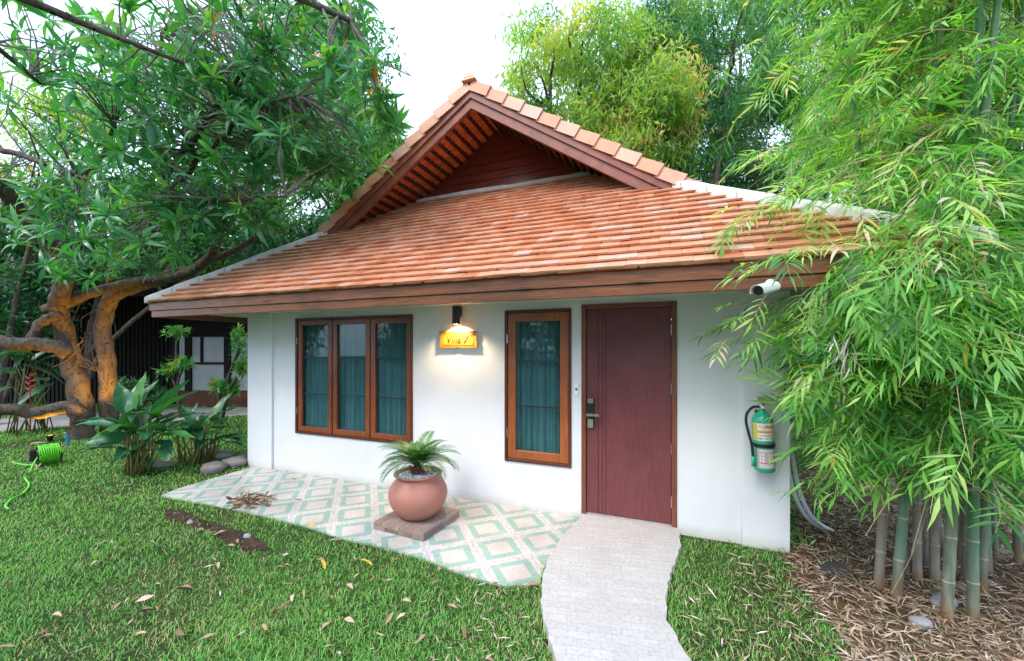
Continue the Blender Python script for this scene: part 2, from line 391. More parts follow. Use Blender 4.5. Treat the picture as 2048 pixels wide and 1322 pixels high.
b = MB().box(EL+0.05, ER-0.05, -OV+0.05, -0.001, SOF, SOF+0.02); b.box(EL+.05, SL-.001, 0, BACK, SOF, SOF+.02); b.box(SR+.001, ER-.05, 0, BACK, SOF, SOF+.02)
b.build('soffit', simple('soffit_board', (0.66, 0.655, 0.64), 0.7, scale=2, amt=0.08), villa)
M_fascia = wood('stained_fascia', (0.075, 0.022, 0.006), (0.26, 0.085, 0.022), 0, 0.42, 5, 0.3, 0.15, True)
b = MB(); 
b.box(EL, ER, -OV-0.012, -OV+0.03, 2.105, 2.205)
b.box(EL+0.02, ER-0.02, -OV+0.003, -OV+0.035, 2.02, 2.103)
b.build('fascia', M_fascia, villa, bevel=0.003)
M_fascia_y = wood('stained_fascia_side', (0.085, 0.026, 0.010), (0.27, 0.095, 0.032), 1, 0.42, 5, 0.3, 0.15)
for xa in (EL, ER-0.042):
    MB().box(xa, xa+0.042, -OV+0.04, BACK, 2.02, 2.205).build('fascia', M_fascia_y, villa, bevel=0.003)
# roof planes
M_tile = rnd_mat('terracotta_tile', [(0.0, (0.54, 0.18, 0.08)), (0.3, (0.66, 0.27, 0.14)), (0.6, (0.72, 0.35, 0.21)), (1.0, (0.76, 0.47, 0.37))], 0.36, 7, 0.3, 0.3, 0.5, (3.5, (0.16, 0.10, 0.08), 0.60, 0.5))
M_tile_under = simple('tile_underside', (0.66, 0.14, 0.035), 0.7, scale=9, amt=0.35, bmp=0.3)
roof = MB(); th = 0.035
zf = lambda t: EZ+PF*(t+OV); zs = lambda s: EZ+PS*(s-EL) if s < XC else EZ+PS*(ER-s)
xb = lambda t: EL+(PF*(t+OV))/PS                              # left hip
def flat(poly, d=0.04): roof.hexa([(p[0], p[1], p[2]-d) for p in poly], [tuple(p) for p in poly])
HB = xb(TB); MIR = EL+ER
flat([(EL, -OV, EZ), (ER, -OV, EZ), (MIR-HB, TB, zf(TB)), (HB, TB, zf(TB))])
for sgn in (0, 1):
    mx = (lambda s: s) if sgn == 0 else (lambda s: MIR-s)
    hx = xb(TG)
    poly = [(mx(EL), -OV, EZ-0.003), (mx(hx), TG, zf(TG)-0.003), (mx(hx), BACK, zf(TG)-0.003), (mx(EL), BACK, EZ-0.003)]
    flat(poly)
    flat([(mx(hx), TG+0.03, zf(TG)-0.003), (mx(XC), TG+0.03, zs(XC)-0.003), (mx(XC), BACK, zs(XC)-0.003), (mx(hx), BACK, zf(TG)-0.003)])
roof_o = roof.build('roof', M_tile_under, villa)
# tile courses, every tile a slab of its own with a little play
def courses(name, p0, along, upslope, nrm, rows, expo, spanf, wid=0.155, thk=0.031, rn=0.5):
    b = MB(); along, upslope, nrm = Vector(along), Vector(upslope).normalized(), Vector(nrm).normalized(); p0 = Vector(p0)
    for r in range(rows):
        a0, a1 = spanf(r*expo)
        off = (r % 2)*wid*0.5; n0 = int((a0-off)//wid); rowj = random.uniform(-.004, .004)
        k = n0
        while k*wid+off < a1-0.02:
            x0 = max(a0, k*wid+off)+0.001; x1 = min(a1, (k+1)*wid+off)-0.001; k += 1
            if x1-x0 < 0.02: continue
            j = random.gauss(0, 0.0022)+rowj*.6; lift = abs(random.gauss(0, 0.0014)); sk = random.gauss(0, 0.0018)
            if random.random() < .03: j -= 0.010
            d0, d1 = r*expo-0.012+j, r*expo+expo+0.045
            h0, h1 = thk+lift+0.010, 0.004
            P = lambda x, d, h: p0+along*x+upslope*d+nrm*h
            c0, c1 = spanf(max(0, d1-0.02)); xt0, xt1 = max(x0, c0), min(x1, c1)
            if xt1 <= xt0+0.004: xt0, xt1 = (x1-0.004, x1) if x0 < c0 else (x0, x0+0.004)
            hm = h0-thk*0.52
            b.hexa([P(x0, d0+sk, hm), P(x1, d0-sk, hm), P(xt1, d1, h1-0.004), P(xt0, d1, h1-0.004)],
                   [P(x0, d0+sk, h0), P(x1, d0-sk, h0), P(xt1, d1, h1), P(xt0, d1, h1)], min(1, max(0, random.gauss(rn, 0.2))))
            if thk > 0.025:                                   # the course underneath shows its own butt, out of step
                sh = wid*random.uniform(.35, .6); y0_, y1_ = max(a0, x0-sh), min(a1, x1-sh); q_ = random.gauss(0.004, 0.003)+(0.014 if random.random() < .12 else 0)
                if y1_-y0_ > 0.02:
                    b.hexa([P(y0_+.0012, d0+q_, h0-thk), P(y1_-.0012, d0+q_, h0-thk), P(y1_-.0012, d0+.06, h0-thk-.004), P(y0_+.0012, d0+.06, h0-thk-.004)],
                           [P(y0_+.0012, d0+q_, hm-.0012), P(y1_-.0012, d0+q_, hm-.0012), P(y1_-.0012, d0+.06, hm-.006), P(y0_+.0012, d0+.06, hm-.006)], min(1, max(0, random.gauss(rn-.15, 0.2))))
    return b.build(name, M_tile, roof_o)
cf = 1/math.sqrt(1+PF*PF); Lf = (TB+OV)/cf
rows = 22; ex = Lf/rows
courses('roof_tiles', (0, -OV-0.03, EZ-0.02), (1, 0, 0), (0, cf, PF*cf), (0, -PF*cf, cf), rows, ex,
        lambda d: (EL+(d*cf)*PF/PS+0.01, ER-(d*cf)*PF/PS-0.01))
cs = 1/math.sqrt(1+PS*PS); Ls = (XC-EL)/cs
for sgn, nm in ((1, 'l'), (-1, 'r')):
    px0 = EL if sgn == 1 else ER
    def span(d, sgn=sgn):
        t = -OV+(d*cs)*PS/PF
        return (max(-OV, min(t, TG)), BACK)
    courses('roof_tiles', (px0, 0, EZ), (0, 1, 0), (sgn*cs, 0, PS*cs), (-sgn*PS*cs, 0, cs), 36, Ls/36, span, 0.3)
# ridge cap
MB().tube([(XC, TG-0.02, zs(XC)+0.03), (XC, BACK, zs(XC)+0.03)], 0.09, 10).build('ridge_cap', M_tile, roof_o)
# white mortar hips
M_mortar = simple('white_mortar', (0.66, 0.665, 0.67), 0.8, scale=9, amt=0.12, bmp=0.4)
for sgn in (0, 1):
    mx = (lambda s: s) if sgn == 0 else (lambda s: MIR-s)
    b = MB(); t1 = TG+0.32; N = 9
    def hp(t, side, up):
        s = xb(t); dirx, diry = (PF/PS), 1.0; l = math.hypot(dirx, diry); nx, ny = -diry/l, dirx/l
        return (mx(s+nx*side), t+ny*side, zf(t)+up)
    ts = [-OV-0.02+(t1+OV+0.02)*i/N for i in range(N+1)]
    for i in range(N):
        ta, tb_ = ts[i], ts[i+1]-0.004
        u = 0.085+0.012*random.random(); ww = 0.075
        def sec(t): return [hp(t, -ww, -0.02), hp(t, -ww, u-0.03), hp(t, 0, u), hp(t, ww*.85, u-0.03), hp(t, ww, -0.02)]
        b.hexa(sec(ta), sec(tb_))
    b.build('hip_cap', M_mortar, roof_o, bevel=0.006)
    b = MB(); pts = [(t1-0.03)+(TB-t1+0.03)*i/5 for i in range(6)]
    b.tube([hp(t, 0.02, 0.03) for t in pts], 0.035, 6, lump=0.12)
    b.build('flashing', M_mortar, roof_o)
b = MB(); b.tube([(HB+(MIR-2*HB)*i/14, TB-0.035, zf(TB)-0.03+0.035+random.uniform(-.004, .004)) for i in range(15)], 0.032, 6, lump=0.1)
b.build('flashing', M_mortar, roof_o)
# gable boards
M_gable = wood('mahogany_boards', (0.11, 0.020, 0.013), (0.25, 0.055, 0.032), 0, 0.28, 5, 0.15, 0.3)
b = MB(); z = zf(TB)-0.06; zt = zs(XC)-0.06; hb = 0.118
while z < zt-0.02:
    z1 = min(z+hb, zt); hw0 = (zt-z)/PS; hw1 = max(0.01, (zt-z1)/PS)
    b.hexa([(XC-hw0, TB+0.006, z), (XC+hw0, TB+0.006, z), (XC+hw0, TB+.05, z), (XC-hw0, TB+.05, z)],
           [(XC-hw1, TB+0.020, z1-0.004), (XC+hw1, TB+0.020, z1-0.004), (XC+hw1, TB+.05, z1-0.004), (XC-hw1, TB+.05, z1-0.004)]); z += hb
b.build('gable_boards', M_gable, villa)
MB().hexa([(XC-(zt-3.8)/PS, TB+.055, 3.8), (XC+(zt-3.8)/PS, TB+.055, 3.8), (XC, TB+.055, zt)], [(XC-(zt-3.8)/PS, TB+.1, 3.8), (XC+(zt-3.8)/PS, TB+.1, 3.8), (XC, TB+.1, zt)]).build('gable_backing', M_gable, villa)
# battens under the gable overhang
b = MB(); n = 24
M_batten = wood('dark_batten', (0.03, 0.010, 0.008), (0.08, 0.022, 0.014), 1, 0.6)
for sgn in (1, -1):
    for i in range(n):
        d = 0.06+i*0.132; x = (EL+1.35+d*cs) if sgn == 1 else (ER-1.35-d*cs)
        if (sgn == 1 and x > XC-.03) or (sgn == -1 and x < XC+.03): continue
        zz = zs(x)-0.045; tt0 = max(TG+.02, -OV+PS*((x-EL) if sgn == 1 else (ER-x))/PF+0.0) if False else TG+.02
        M = Matrix.Translation((x, 0, zz)) @ Matrix.Rotation(-sgn*math.atan(PS), 4, 'Y')
        b.box(-0.014, 0.014, tt0, TB+0.004, -0.035, 0.0, M=M)
        for q in range(9):                                     # tile lugs resting against the batten
            y = tt0+0.06+q*0.088; b.box(0.014, 0.034, y, y+0.05, -0.018, 0.0, M=M)
b.build('batten_rows', M_batten, roof_o)
# barge boards, two layers
M_barge = {1: None}
M_bargel = simple('barge_timber', (0.23, 0.068, 0.040), 0.38, scale=7, amt=.3, bmp=.08)
for sgn in (1, -1):
    L = Ls-1.72+0.08
    e0 = (XC-sgn*(L*cs), 0, zs(XC)-L*cs*PS)
    M = Matrix.Translation((XC, TG, zs(XC))) @ Matrix.Rotation(sgn*math.atan(PS) if sgn == -1 else math.atan(PS)*1, 4, 'Y')
    # local x runs down the slope
    if sgn == 1: M = Matrix.Translation((XC, TG, zs(XC))) @ Matrix.Rotation(math.pi-math.atan(PS), 4, 'Y') @ Matrix.Scale(-1, 4, (0, 0, 1))
    else: M = Matrix.Translation((XC, TG, zs(XC))) @ Matrix.Rotation(math.atan(PS), 4, 'Y')
    def obl(x0, x1, y0, y1, z0, z1):                          # mitred at the apex
        m = PS
        b.hexa([M @ Vector(v) for v in [(x0-z0*m if x0 == 0 else x0, y0, z0), (x1, y0, z0), (x1, y1, z0), (x0-z0*m if x0 == 0 else x0, y1, z0)]],
               [M @ Vector(v) for v in [(x0-z1*m if x0 == 0 else x0, y0, z1), (x1, y0, z1), (x1, y1, z1), (x0-z1*m if x0 == 0 else x0, y1, z1)]])
    b = MB(); obl(0, L, -0.03, 0.02, -0.185, 0.02); o = b.build('barge_board', M_bargel, villa)
    b = MB(); obl(0, L, -0.055, -0.032, -0.085, 0.02); o = b.build('barge_board', M_bargel, villa)
    b = MB(); n = 12; ln = (L-0.02)/n
    for i in range(n):
        x0 = i*ln+0.0; x1 = x0+ln+0.02; hh = 0.135+random.uniform(-.003, .003)
        lo, hi = 0.025, 0.055                                  # the lower end rides over the next tile
        y0a, y0b = -0.075, -0.095
        def T(x, y, z): return M @ Vector((x, y, z))
        st = -PS*0.02 if i == 0 else 0
        r_ = min(1, max(0, random.gauss(.62, .12)))
        b.hexa([T(x0+st, y0a, lo-0.045), T(x1, y0b, hi-0.06), T(x1, y0b+.018, hi-0.06), T(x0+st, y0a+.018, lo-0.045)],
               [T(x0+st, y0a, lo+.075), T(x1, y0b, hi+.072), T(x1, y0b+.018, hi+.072), T(x0+st, y0a+.018, lo+.075)], r_)
        b.hexa([T(x0+st, y0a+.0185, lo+.055), T(x1, y0b+.0185, hi+.053), T(x1, 0.12, hi+.053), T(x0+st, 0.12, lo+.055)],
               [T(x0+st, y0a+.0185, lo+.075), T(x1, y0b+.0185, hi+.072), T(x1, 0.12, hi+.072), T(x0+st, 0.12, lo+.075)], r_)
    b.build('verge_tiles', M_tile, roof_o)
za = zs(XC)+0.06
b = MB().hexa([(XC-.10, TG-.12, za+.02), (XC+.10, TG-.12, za+.02), (XC+.10, TG+.14, za+.02), (XC-.10, TG+.14, za+.02)], [(XC-.085, TG-.115, za+.055), (XC+.085, TG-.115, za+.055), (XC+.085, TG+.13, za+.055), (XC-.085, TG+.13, za+.055)], .6)
b.hexa([(XC-.085, TG-.11, za+.055), (XC+.085, TG-.11, za+.055), (XC+.085, TG+.12, za+.055), (XC-.085, TG+.12, za+.055)], [(XC-.02, TG-.1, za+.135), (XC+.02, TG-.1, za+.135), (XC+.02, TG+.08, za+.135), (XC-.02, TG+.08, za+.135)], .55)
b.build('finial', M_tile, roof_o, bevel=0.006)

# ---- windows
M_frame_dk = wood('dark_window_timber', (0.055, 0.012, 0.007), (0.13, 0.030, 0.016), 2, 0.35, 5, 0.12, 0.35)
M_sash = wood('varnished_sash', (0.13, 0.030, 0.012), (0.30, 0.080, 0.028), 2, 0.32, 5, 0.12, 0.4)
M_sash1 = wood('orange_varnished_sash', (0.20, 0.050, 0.016), (0.42, 0.125, 0.038), 2, 0.32, 5, 0.12, 0.4)
def glass_mat():
    m, nt, bs = new_mat('tinted_glass'); nt.nodes.remove(bs)
    tr = nt.nodes.new('ShaderNodeBsdfTransparent'); tr.inputs[0].default_value = (0.52, 0.66, 0.68, 1)
    gl = nt.nodes.new('ShaderNodeBsdfGlossy'); gl.inputs['Roughness'].default_value = 0.02; gl.inputs[0].default_value = (0.8, 0.9, 0.95, 1)
    lw_ = nt.nodes.new('ShaderNodeLayerWeight'); pw_ = nt.nodes.new('ShaderNodeMath'); pw_.operation = 'POWER'; pw_.inputs[1].default_value = 4.5; nt.links.new(lw_.outputs['Facing'], pw_.inputs[0])
    fr = nt.nodes.new('ShaderNodeMath'); fr.operation = 'MULTIPLY_ADD'; fr.inputs[1].default_value = 0.8; fr.inputs[2].default_value = 0.045; nt.links.new(pw_.outputs[0], fr.inputs[0])
    ms = nt.nodes.new('ShaderNodeMixShader'); nt.links.new(fr.outputs[0], ms.inputs[0]); nt.links.new(tr.outputs[0], ms.inputs[1]); nt.links.new(gl.outputs[0], ms.inputs[2])
    nt.links.new(ms.outputs[0], nt.nodes['Material Output'].inputs[0]); return m
M_glass = glass_mat()
M_curtain = simple('pale_curtain', (0.70, 0.76, 0.76), 0.9, scale=3, amt=0.15, stretch=(12, 1, 1))
M_dark = simple('dark_metal_bar', (0.012, 0.012, 0.013), 0.5)
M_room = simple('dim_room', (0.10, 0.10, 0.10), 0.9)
M_steel = simple('brushed_steel', (0.62, 0.63, 0.64), 0.28, 1.0)
M_black = simple('black_plastic', (0.010, 0.010, 0.012), 0.35)
def frame_mb(x0, x1, z0, z1, y0, y1, w):
    b = MB(); b.box(x0, x0+w, y0, y1, z0, z1); b.box(x1-w, x1, y0, y1, z0, z1)
    b.box(x0+w, x1-w, y0, y1, z0, z0+w); b.box(x0+w, x1-w, y0, y1, z1-w, z1); return b
def window(x0, x1, z0, z1, n, sm, lab, bars, curt, open_=()):
    wobj = frame_mb(x0+.001, x1-.001, z0+.001, z1-.001, -0.018, 0.10, 0.028).build('window', M_frame_dk, villa, bevel=0.002, label=lab)
    iw = (x1-x0-0.056-(n-1)*0.012)/n; sw = 0.075 if n > 1 else 0.088
    for i in range(n):
        a = x0+0.028+i*(iw+0.012); c = a+iw
        if i: MB().box(a-0.0115, a-0.0005, -0.006, 0.09, z0+.029, z1-.029).build('mullion', M_frame_dk, wobj)
        frame_mb(a+.002, c-.002, z0+.031, z1-.031, 0.0, 0.045, sw-.01 if n > 1 else sw).build('sash', sm, wobj, bevel=0.004)
        q = MB(); q.box(a+sw-.012, c-sw+.012, 0.030, 0.034, z0+.031+sw-.012, z1-.031-sw+.012); q.build('glass', M_glass, wobj)
        for zb in bars:
            MB().box(a+sw-.01, c-sw+.01, 0.012, 0.029, zb-.006, zb+.006).build('bar', M_dark, wobj)
        for zb in (z0+.3, z1-.3):
            if i == 0: MB().tube([(a+.001, -0.012, zb-.045), (a+.001, -0.012, zb+.045)], 0.006, 8).build('hinge', M_steel, wobj)
    for (a, c, dens) in curt:                                 # hanging cloth in folds
        N = int((c-a)/0.006); xs_ = np.linspace(a, c, N); ph = random.uniform(0, 6)
        ys = 0.115+0.024*np.sin(xs_*dens+ph)+0.012*np.sin(xs_*dens*2.3+1.3*ph); zz = np.linspace(z0+.02, z1-.02, 6)
        vs = np.array([(x, y+0.006*math.sin(3*z+x*9), z) for z in zz for x, y in zip(xs_, ys)])
        fs = np.array([(r*N+i, r*N+i+1, (r+1)*N+i+1, (r+1)*N+i) for r in range(5) for i in range(N-1)])
        np_mesh('curtain', vs, fs, np.full(len(vs), .5), M_curtain, wobj)
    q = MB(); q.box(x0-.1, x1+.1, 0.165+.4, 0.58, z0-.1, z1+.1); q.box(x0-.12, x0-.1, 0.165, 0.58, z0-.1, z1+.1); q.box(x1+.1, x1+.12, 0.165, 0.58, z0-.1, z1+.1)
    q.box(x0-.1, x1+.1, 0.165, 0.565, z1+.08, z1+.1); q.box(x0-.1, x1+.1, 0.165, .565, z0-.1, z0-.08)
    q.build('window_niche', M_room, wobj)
    return wobj
x0, x1, z0, z1 = win[0]
window(x0, x1, z0, z1, 3, M_sash, 'wide dark timber window of three casements', (1.50, 1.02), [(x0+.03, x0+.60, 75), (x0+.63, x0+.72, 90), (x0+.74, x0+1.22, 70), (x0+1.22, x1-.35, 55), (x1-.34, x1-.03, 80)])
x0, x1, z0, z1 = win[1]
window(x0, x1, z0, z1, 1, M_sash1, 'narrow single casement window with orange timber frame', (1.485, 1.015), [(x0+.02, x0+.30, 85), (x0+.30, x0+.46, 60), (x0+.46, x1-.02, 75)])
# ---- door
x0, x1, z0, z1 = win[2]
M_doorframe = wood('door_frame_timber', (0.10, 0.026, 0.012), (0.24, 0.075, 0.032), 2, 0.4, 5, 0.15, 0.25)
M_door = wood('plum_laminate', (0.110, 0.023, 0.027), (0.175, 0.045, 0.047), 2, 0.42, 9, 0.08, 0.05)
door = empty('door', (0, 0, 0), label='plum laminate door in a brown timber frame'); door.parent = villa
q = MB(); q.box(x0+.001, x0+.045, -0.015, 0.1, 0.003, z1); q.box(x1-.045, x1-.001, -0.015, 0.1, 0.003, z1); q.box(x0+.045, x1-.045, -0.015, 0.1, z1-.045, z1-.001)
q.build('door_frame', M_doorframe, door, bevel=0.003)
lx0, lx1 = x0+.048, x1-.048; grooves = [lx0+.115, lx0+.152, lx0+.187]; gx = [lx0]+[g for g in grooves]+[lx1]
q = MB(); 
for i in range(4): q.box(gx[i]+(0.0022 if i else 0), gx[i+1]-(0.0022 if i < 3 else 0), 0.012, 0.045, 0.012, z1-.049)
q.box(lx0+.004, lx1-.004, 0.020, 0.044, 0.014, z1-.051)
q.build('door_leaf', M_door, door, bevel=0.0012)
lkx, lkz = lx0+.045, 0.995
q = MB().box(lkx-.030, lkx+.030, -0.012, 0.0118, lkz-.155, lkz+.135).build('lock_plate', M_black, door, bevel=0.004)
q = MB().box(lkx-.029, lkx+.025, -0.018, -0.0122, lkz+.09, lkz+.134); q.build('lock_cap', M_steel, door, bevel=0.002)
q = MB().box(lkx-.006, lkx+.005, -0.0195, -0.0182, lkz+.102, lkz+.113); q.build('key_reader', M_black, door)
q = MB().box(lkx-.029, lkx+.025, -0.018, -0.0122, lkz-.15, lkz-.065); q.build('lock_cover', simple('satin_nickel', (0.50, 0.50, 0.44), 0.35, 0.9), door, bevel=0.002)
q = MB(); q.tube([(lkx, -0.012, lkz-.018), (lkx, -0.055, lkz-.018)], 0.011, 12); q.box(lkx-.036, lkx+.09, -0.068, -0.05, lkz-.030, lkz-.006); q.build('door_handle', M_steel, door, bevel=0.003)
for zb in (0.22, 0.70, 1.25, 1.79):
    MB().tube([(lx1+.003, 0.004, zb-.05), (lx1+.003, 0.004, zb+.05)], 0.007, 10).build('hinge', M_steel, door)
MB().box(x0+.045, x1-.045, 0.016, 0.10, -0.02, 0.010).build('threshold', simple('threshold_stone', (0.4, 0.38, 0.37), 0.7, scale=9), door)
# ------------------------------------------------------------------ lettering helper
def letters(txt, size, depth=0.001, shear=0.0, offset=0.0):
    cu = bpy.data.curves.new('lettering', 'FONT'); cu.body = txt; cu.size = size; cu.extrude = depth; cu.shear = shear; cu.offset = offset
    cu.align_x = 'CENTER'; cu.align_y = 'CENTER'; cu.resolution_u = 3
    o = bpy.data.objects.new('lettering', cu); COL.objects.link(o)
    bpy.context.view_layer.update()
    dg = bpy.context.evaluated_depsgraph_get(); me = bpy.data.meshes.new_from_object(o.evaluated_get(dg))
    bpy.data.objects.remove(o); return me
def place_letters(me, f, name, mat, parent, **kw):
    me.name = name
    for v in me.vertices: v.co = f(v.co.x, v.co.y, v.co.z)
    me.materials.clear(); return link(me, name, mat, parent, **kw)

# ------------------------------------------------------------------ wall lamp and its light
LX = -2.165
lamp = empty('wall_lamp', (LX, 0, 1.88), label='black cylinder wall lamp shining down above the yellow villa sign', cat='wall lamp')
b = MB().lathe([(0.0, 0.195), (0.043, 0.195), (0.043, 0.0), (0.037, 0.0), (0.037, 0.05), (0, 0.05)], 0, -0.085, 28); b.build('lamp_body', M_black, lamp)
MB().box(0.003-.025, .028, -0.048, -0.002, 0.09, 0.19).build('bracket', M_black, lamp, bevel=0.003)
m, nt_, bs_ = new_mat('warm_bulb'); bs_.inputs['Emission Color'].default_value = (1, 0.66, 0.3, 1); bs_.inputs['Emission Strength'].default_value = 30
MB().lathe([(0, 0.045), (0.03, 0.045), (0.03, 0.040), (0, 0.040)], 0, -0.085, 20).build('bulb', m, lamp)
ld = bpy.data.lights.new('lamp_light', 'SPOT'); ld.energy = 30; ld.color = (1.0, 0.70, 0.40); ld.spot_size = R(140); ld.spot_blend = 0.6; ld.shadow_soft_size = 0.02
lo = bpy.data.objects.new('lamp_light', ld); COL.objects.link(lo); lo.parent = lamp; lo.location = (0, -0.092, 0.02); lo.rotation_euler = (R(6), 0, 0)

# ------------------------------------------------------------------ villa sign
M_sign = wood('yellow_sign_board', (0.36, 0.15, 0.008), (0.48, 0.22, 0.014), 0, 0.5, 5, 0.15)
sign = empty('villa_sign', (-2.18, -0.011, 1.715), label='yellow wooden board reading Villa 7 lit from above', cat='sign')
hw, hh = 0.235, 0.094
edge = []
for i in range(15): edge.append((-hw+2*hw*i/14, -hh+random.uniform(-.002, .002)+(0.012 if i == 7 else 0)))
for i in range(1, 6): edge.append((hw+random.uniform(-.006, .002)-(0.01 if i == 3 else 0), -hh+2*hh*i/6))
for i in range(15): edge.append((hw-2*hw*i/14, hh+random.uniform(-.002, .002)))
for i in range(1, 6): edge.append((-hw-random.uniform(-.005, .003)+(0.01 if i in (2, 3) else 0), hh-2*hh*i/6))
MB().prism(edge, 1, -0.012, 0.004).build('board', M_sign, sign)
M_carve = simple('carved_brown', (0.02, 0.008, 0.002), 0.8)
me = letters('Villa 7', 0.108, 0.0012, 0.25, 0.0012)
place_letters(me, lambda x, y, z: (x-0.015, -0.0135-z, y-0.006), 'lettering', M_carve, sign)
b = MB(); q = 0.0022
for zz in (-.066, .066): b.box(-.19, .135 if zz > 0 else .195, -0.0142, -0.0122, zz-q/2, zz+q/2)
b.box(.193, .195, -.0142, -.0122, -.064, .03); b.build('border_line', M_carve, sign)
M_red = simple('red_paint', (0.07, 0.004, 0.002), 0.6)
b = MB()
def bar(x0, x1, z0, z1): b.box(x0, x1, -0.0146, -0.0122, z0, z1)
ex_, ez_ = .152, .034
bar(ex_, ex_+.062, ez_+.050, ez_+.055); bar(ex_, ex_+.005, ez_, ez_+.049); bar(ex_+.057, ex_+.062, ez_, ez_+.049)
bar(ex_+.010, ex_+.030, ez_+.038, ez_+.044); bar(ex_+.024, ex_+.030, ez_+.022, ez_+.037); bar(ex_+.010, ex_+.030, ez_+.014, ez_+.020)
bar(ex_+.035, ex_+.053, ez_+.038, ez_+.044); bar(ex_+.046, ex_+.053, ez_+.010, ez_+.037); bar(ex_+.010, ex_+.025, ez_-.002, ez_+.004); bar(ex_+.034, ex_+.041, ez_+.008, ez_+.026)
b.build('emblem', M_red, sign)
MB().box(-.1, .1, 0.0042, 0.0105, -.02, .02).build('mount', M_carve, sign)

# ------------------------------------------------------------------ key card box by the door
b = MB().box(-.02, .02, -0.014, -0.001, -.055, .055)
cb = b.build('doorbell_plate', simple('white_plastic', (0.78, 0.78, 0.76), 0.4), None, bevel=0.003, label='small white bell plate between the narrow window and the door', cat='bell plate')
cb.location = (-.858, 0, 1.212)
MB().box(-.010, .008, -0.0165, -0.0142, -.008, .014).build('button', M_black, cb)

# ------------------------------------------------------------------ fire extinguisher on the right pilaster
M_green = simple('green_enamel', (0.02, 0.42, 0.24), 0.25, spec=0.6)
M_rub = simple('black_rubber', (0.012, 0.013, 0.018), 0.5)
M_lab = simple('label_paper', (0.78, 0.77, 0.74), 0.5)
M_yel = simple('yellow_print', (0.72, 0.52, 0.05), 0.5); M_or = simple('orange_print', (0.75, 0.30, 0.03), 0.5)
M_rp = simple('red_print', (0.60, 0.03, 0.06), 0.5); M_pink = simple('pink_paper', (0.50, 0.40, 0.42), 0.5); M_grp = simple('grey_print', (0.35, 0.33, 0.38), 0.5)
fe = empty('fire_extinguisher', (0.715, -0.13, 0.625), label='green fire extinguisher with black hose strapped to the white wall', cat='fire extinguisher')
fe.rotation_euler = (0, R(-2.5), R(6)); rr = 0.076
b = MB().lathe([(0, 0), (rr*.9, 0.0), (rr, 0.012), (rr, 0.40), (rr*.97, 0.425), (rr*.75, 0.455), (rr*.35, 0.475), (rr*.30, 0.50), (0, 0.50)], n=40); b.build('cylinder', M_green, fe, smooth=True)
b = MB().lathe([(0, .495), (.02, .495), (.024, .505), (.024, .53), (.016, .54), (.016, .565), (0, .565)], n=20)
b.box(-.02, .085, -.008, .008, .565, .575); b.hexa([(-.02, -.008, .545), (.08, -.008, .528), (.08, .008, .528), (-.02, .008, .545)], [(-.02, -.008, .552), (.08, -.008, .535), (.08, .008, .535), (-.02, .008, .552)])
b.box(-.03, .03, -.014, .014, .575, .60); b.build('valve', M_steel, fe, bevel=.001)
gauge = MB().prism([(0.012*math.cos(a*.5236), .52+0.012*math.sin(a*.5236)) for a in range(12)], 1, -.04, -.024); gauge.build('gauge', M_lab, fe)
pts = [(-.022, -.005, .52), (-.07, -.02, .518), (-.115, -.03, .47), (-.125, -.03, .40), (-.112, -.035, .31), (-.095, -.04, .22), (-.090, -.04, .12)]
def smooth_pts(P, n=6):
    P = [Vector(p) for p in P]; out = []
    for i in range(len(P)-1):
        p0, p1, p2, p3 = P[max(i-1, 0)], P[i], P[i+1], P[min(i+2, len(P)-1)]
        for k in range(n):
            t = k/n; out.append(0.5*((2*p1)+(p2-p0)*t+(2*p0-5*p1+4*p2-p3)*t*t+(3*p1-p0-3*p2+p3)*t**3))
    return out+[P[-1]]
MB().tube(smooth_pts(pts), 0.0105, 10).build('hose', M_rub, fe, smooth=True)
MB().lathe([(0, .045), (.016, .045), (.013, .09), (.011, .125), (0, .125)], -.090, -.04, 14).build('nozzle', M_green, fe, smooth=True)
def cyl_patch(z0, z1, a0, a1, r_, N=20):
    b = MB(); vs = []; 
    for i in range(N+1):
        a = R(-90)+R(a0+(a1-a0)*i/N)
        vs += [(r_*math.cos(a), r_*math.sin(a), z0), (r_*math.cos(a), r_*math.sin(a), z1)]
    return b.add(vs, [(2*i, 2*i+2, 2*i+3, 2*i+1) for i in range(N)])
cyl_patch(.255, .395, -75, 75, rr+.0008).build('label', M_lab, fe)
cyl_patch(.257, .393, -74, -44, rr+.0014).build('label_stripe', M_yel, fe); cyl_patch(.345, .393, 48, 74, rr+.0014).build('label_stripe', M_yel, fe)
cyl_patch(.318, .336, -42, 52, rr+.0014).build('label_band', M_or, fe)
for a0, a1 in ((-42, -18), (28, 52)): cyl_patch(.268, .277, a0, a1, rr+.0014, 6).build('label_band', M_rp, fe)
cyl_patch(.269, .276, -8, 16, rr+.0014, 6).build('label_band', simple('faded_print', (.6, .35, .35), .5), fe)
for i, zz in enumerate((.300, .290)): cyl_patch(zz, zz+.004, -38, 46, rr+.0014, 8).build('label_print', M_grp, fe)
MB().lathe([(rr+.001, .200), (rr+.006, .200), (rr+.006, .228), (rr+.001, .228)], n=32).build('strap', M_rub, fe)
cyl_patch(.035, .190, -52, 52, rr+.0008).build('instruction_label', M_pink, fe)
cyl_patch(.172, .181, -38, 38, rr+.0014, 8).build('label_print', M_lab, fe)
for zz in (.145, .118, .092):
    for a in (-28, 18):
        cyl_patch(zz-.008, zz+.011, a-10, a+14, rr+.0014, 6).build('label_print', M_lab, fe)
        cyl_patch(zz-.003, zz+.005, a-4, a+4, rr+.0019, 4).build('label_mark', M_rp, fe)
cyl_patch(.076, .081, -42, 42, rr+.0014, 8).build('label_band', M_rp, fe)
for zz in (.066, .058, .050, .043): cyl_patch(zz, zz+.003, -40, 40, rr+.0014, 8).build('label_print', M_lab, fe)
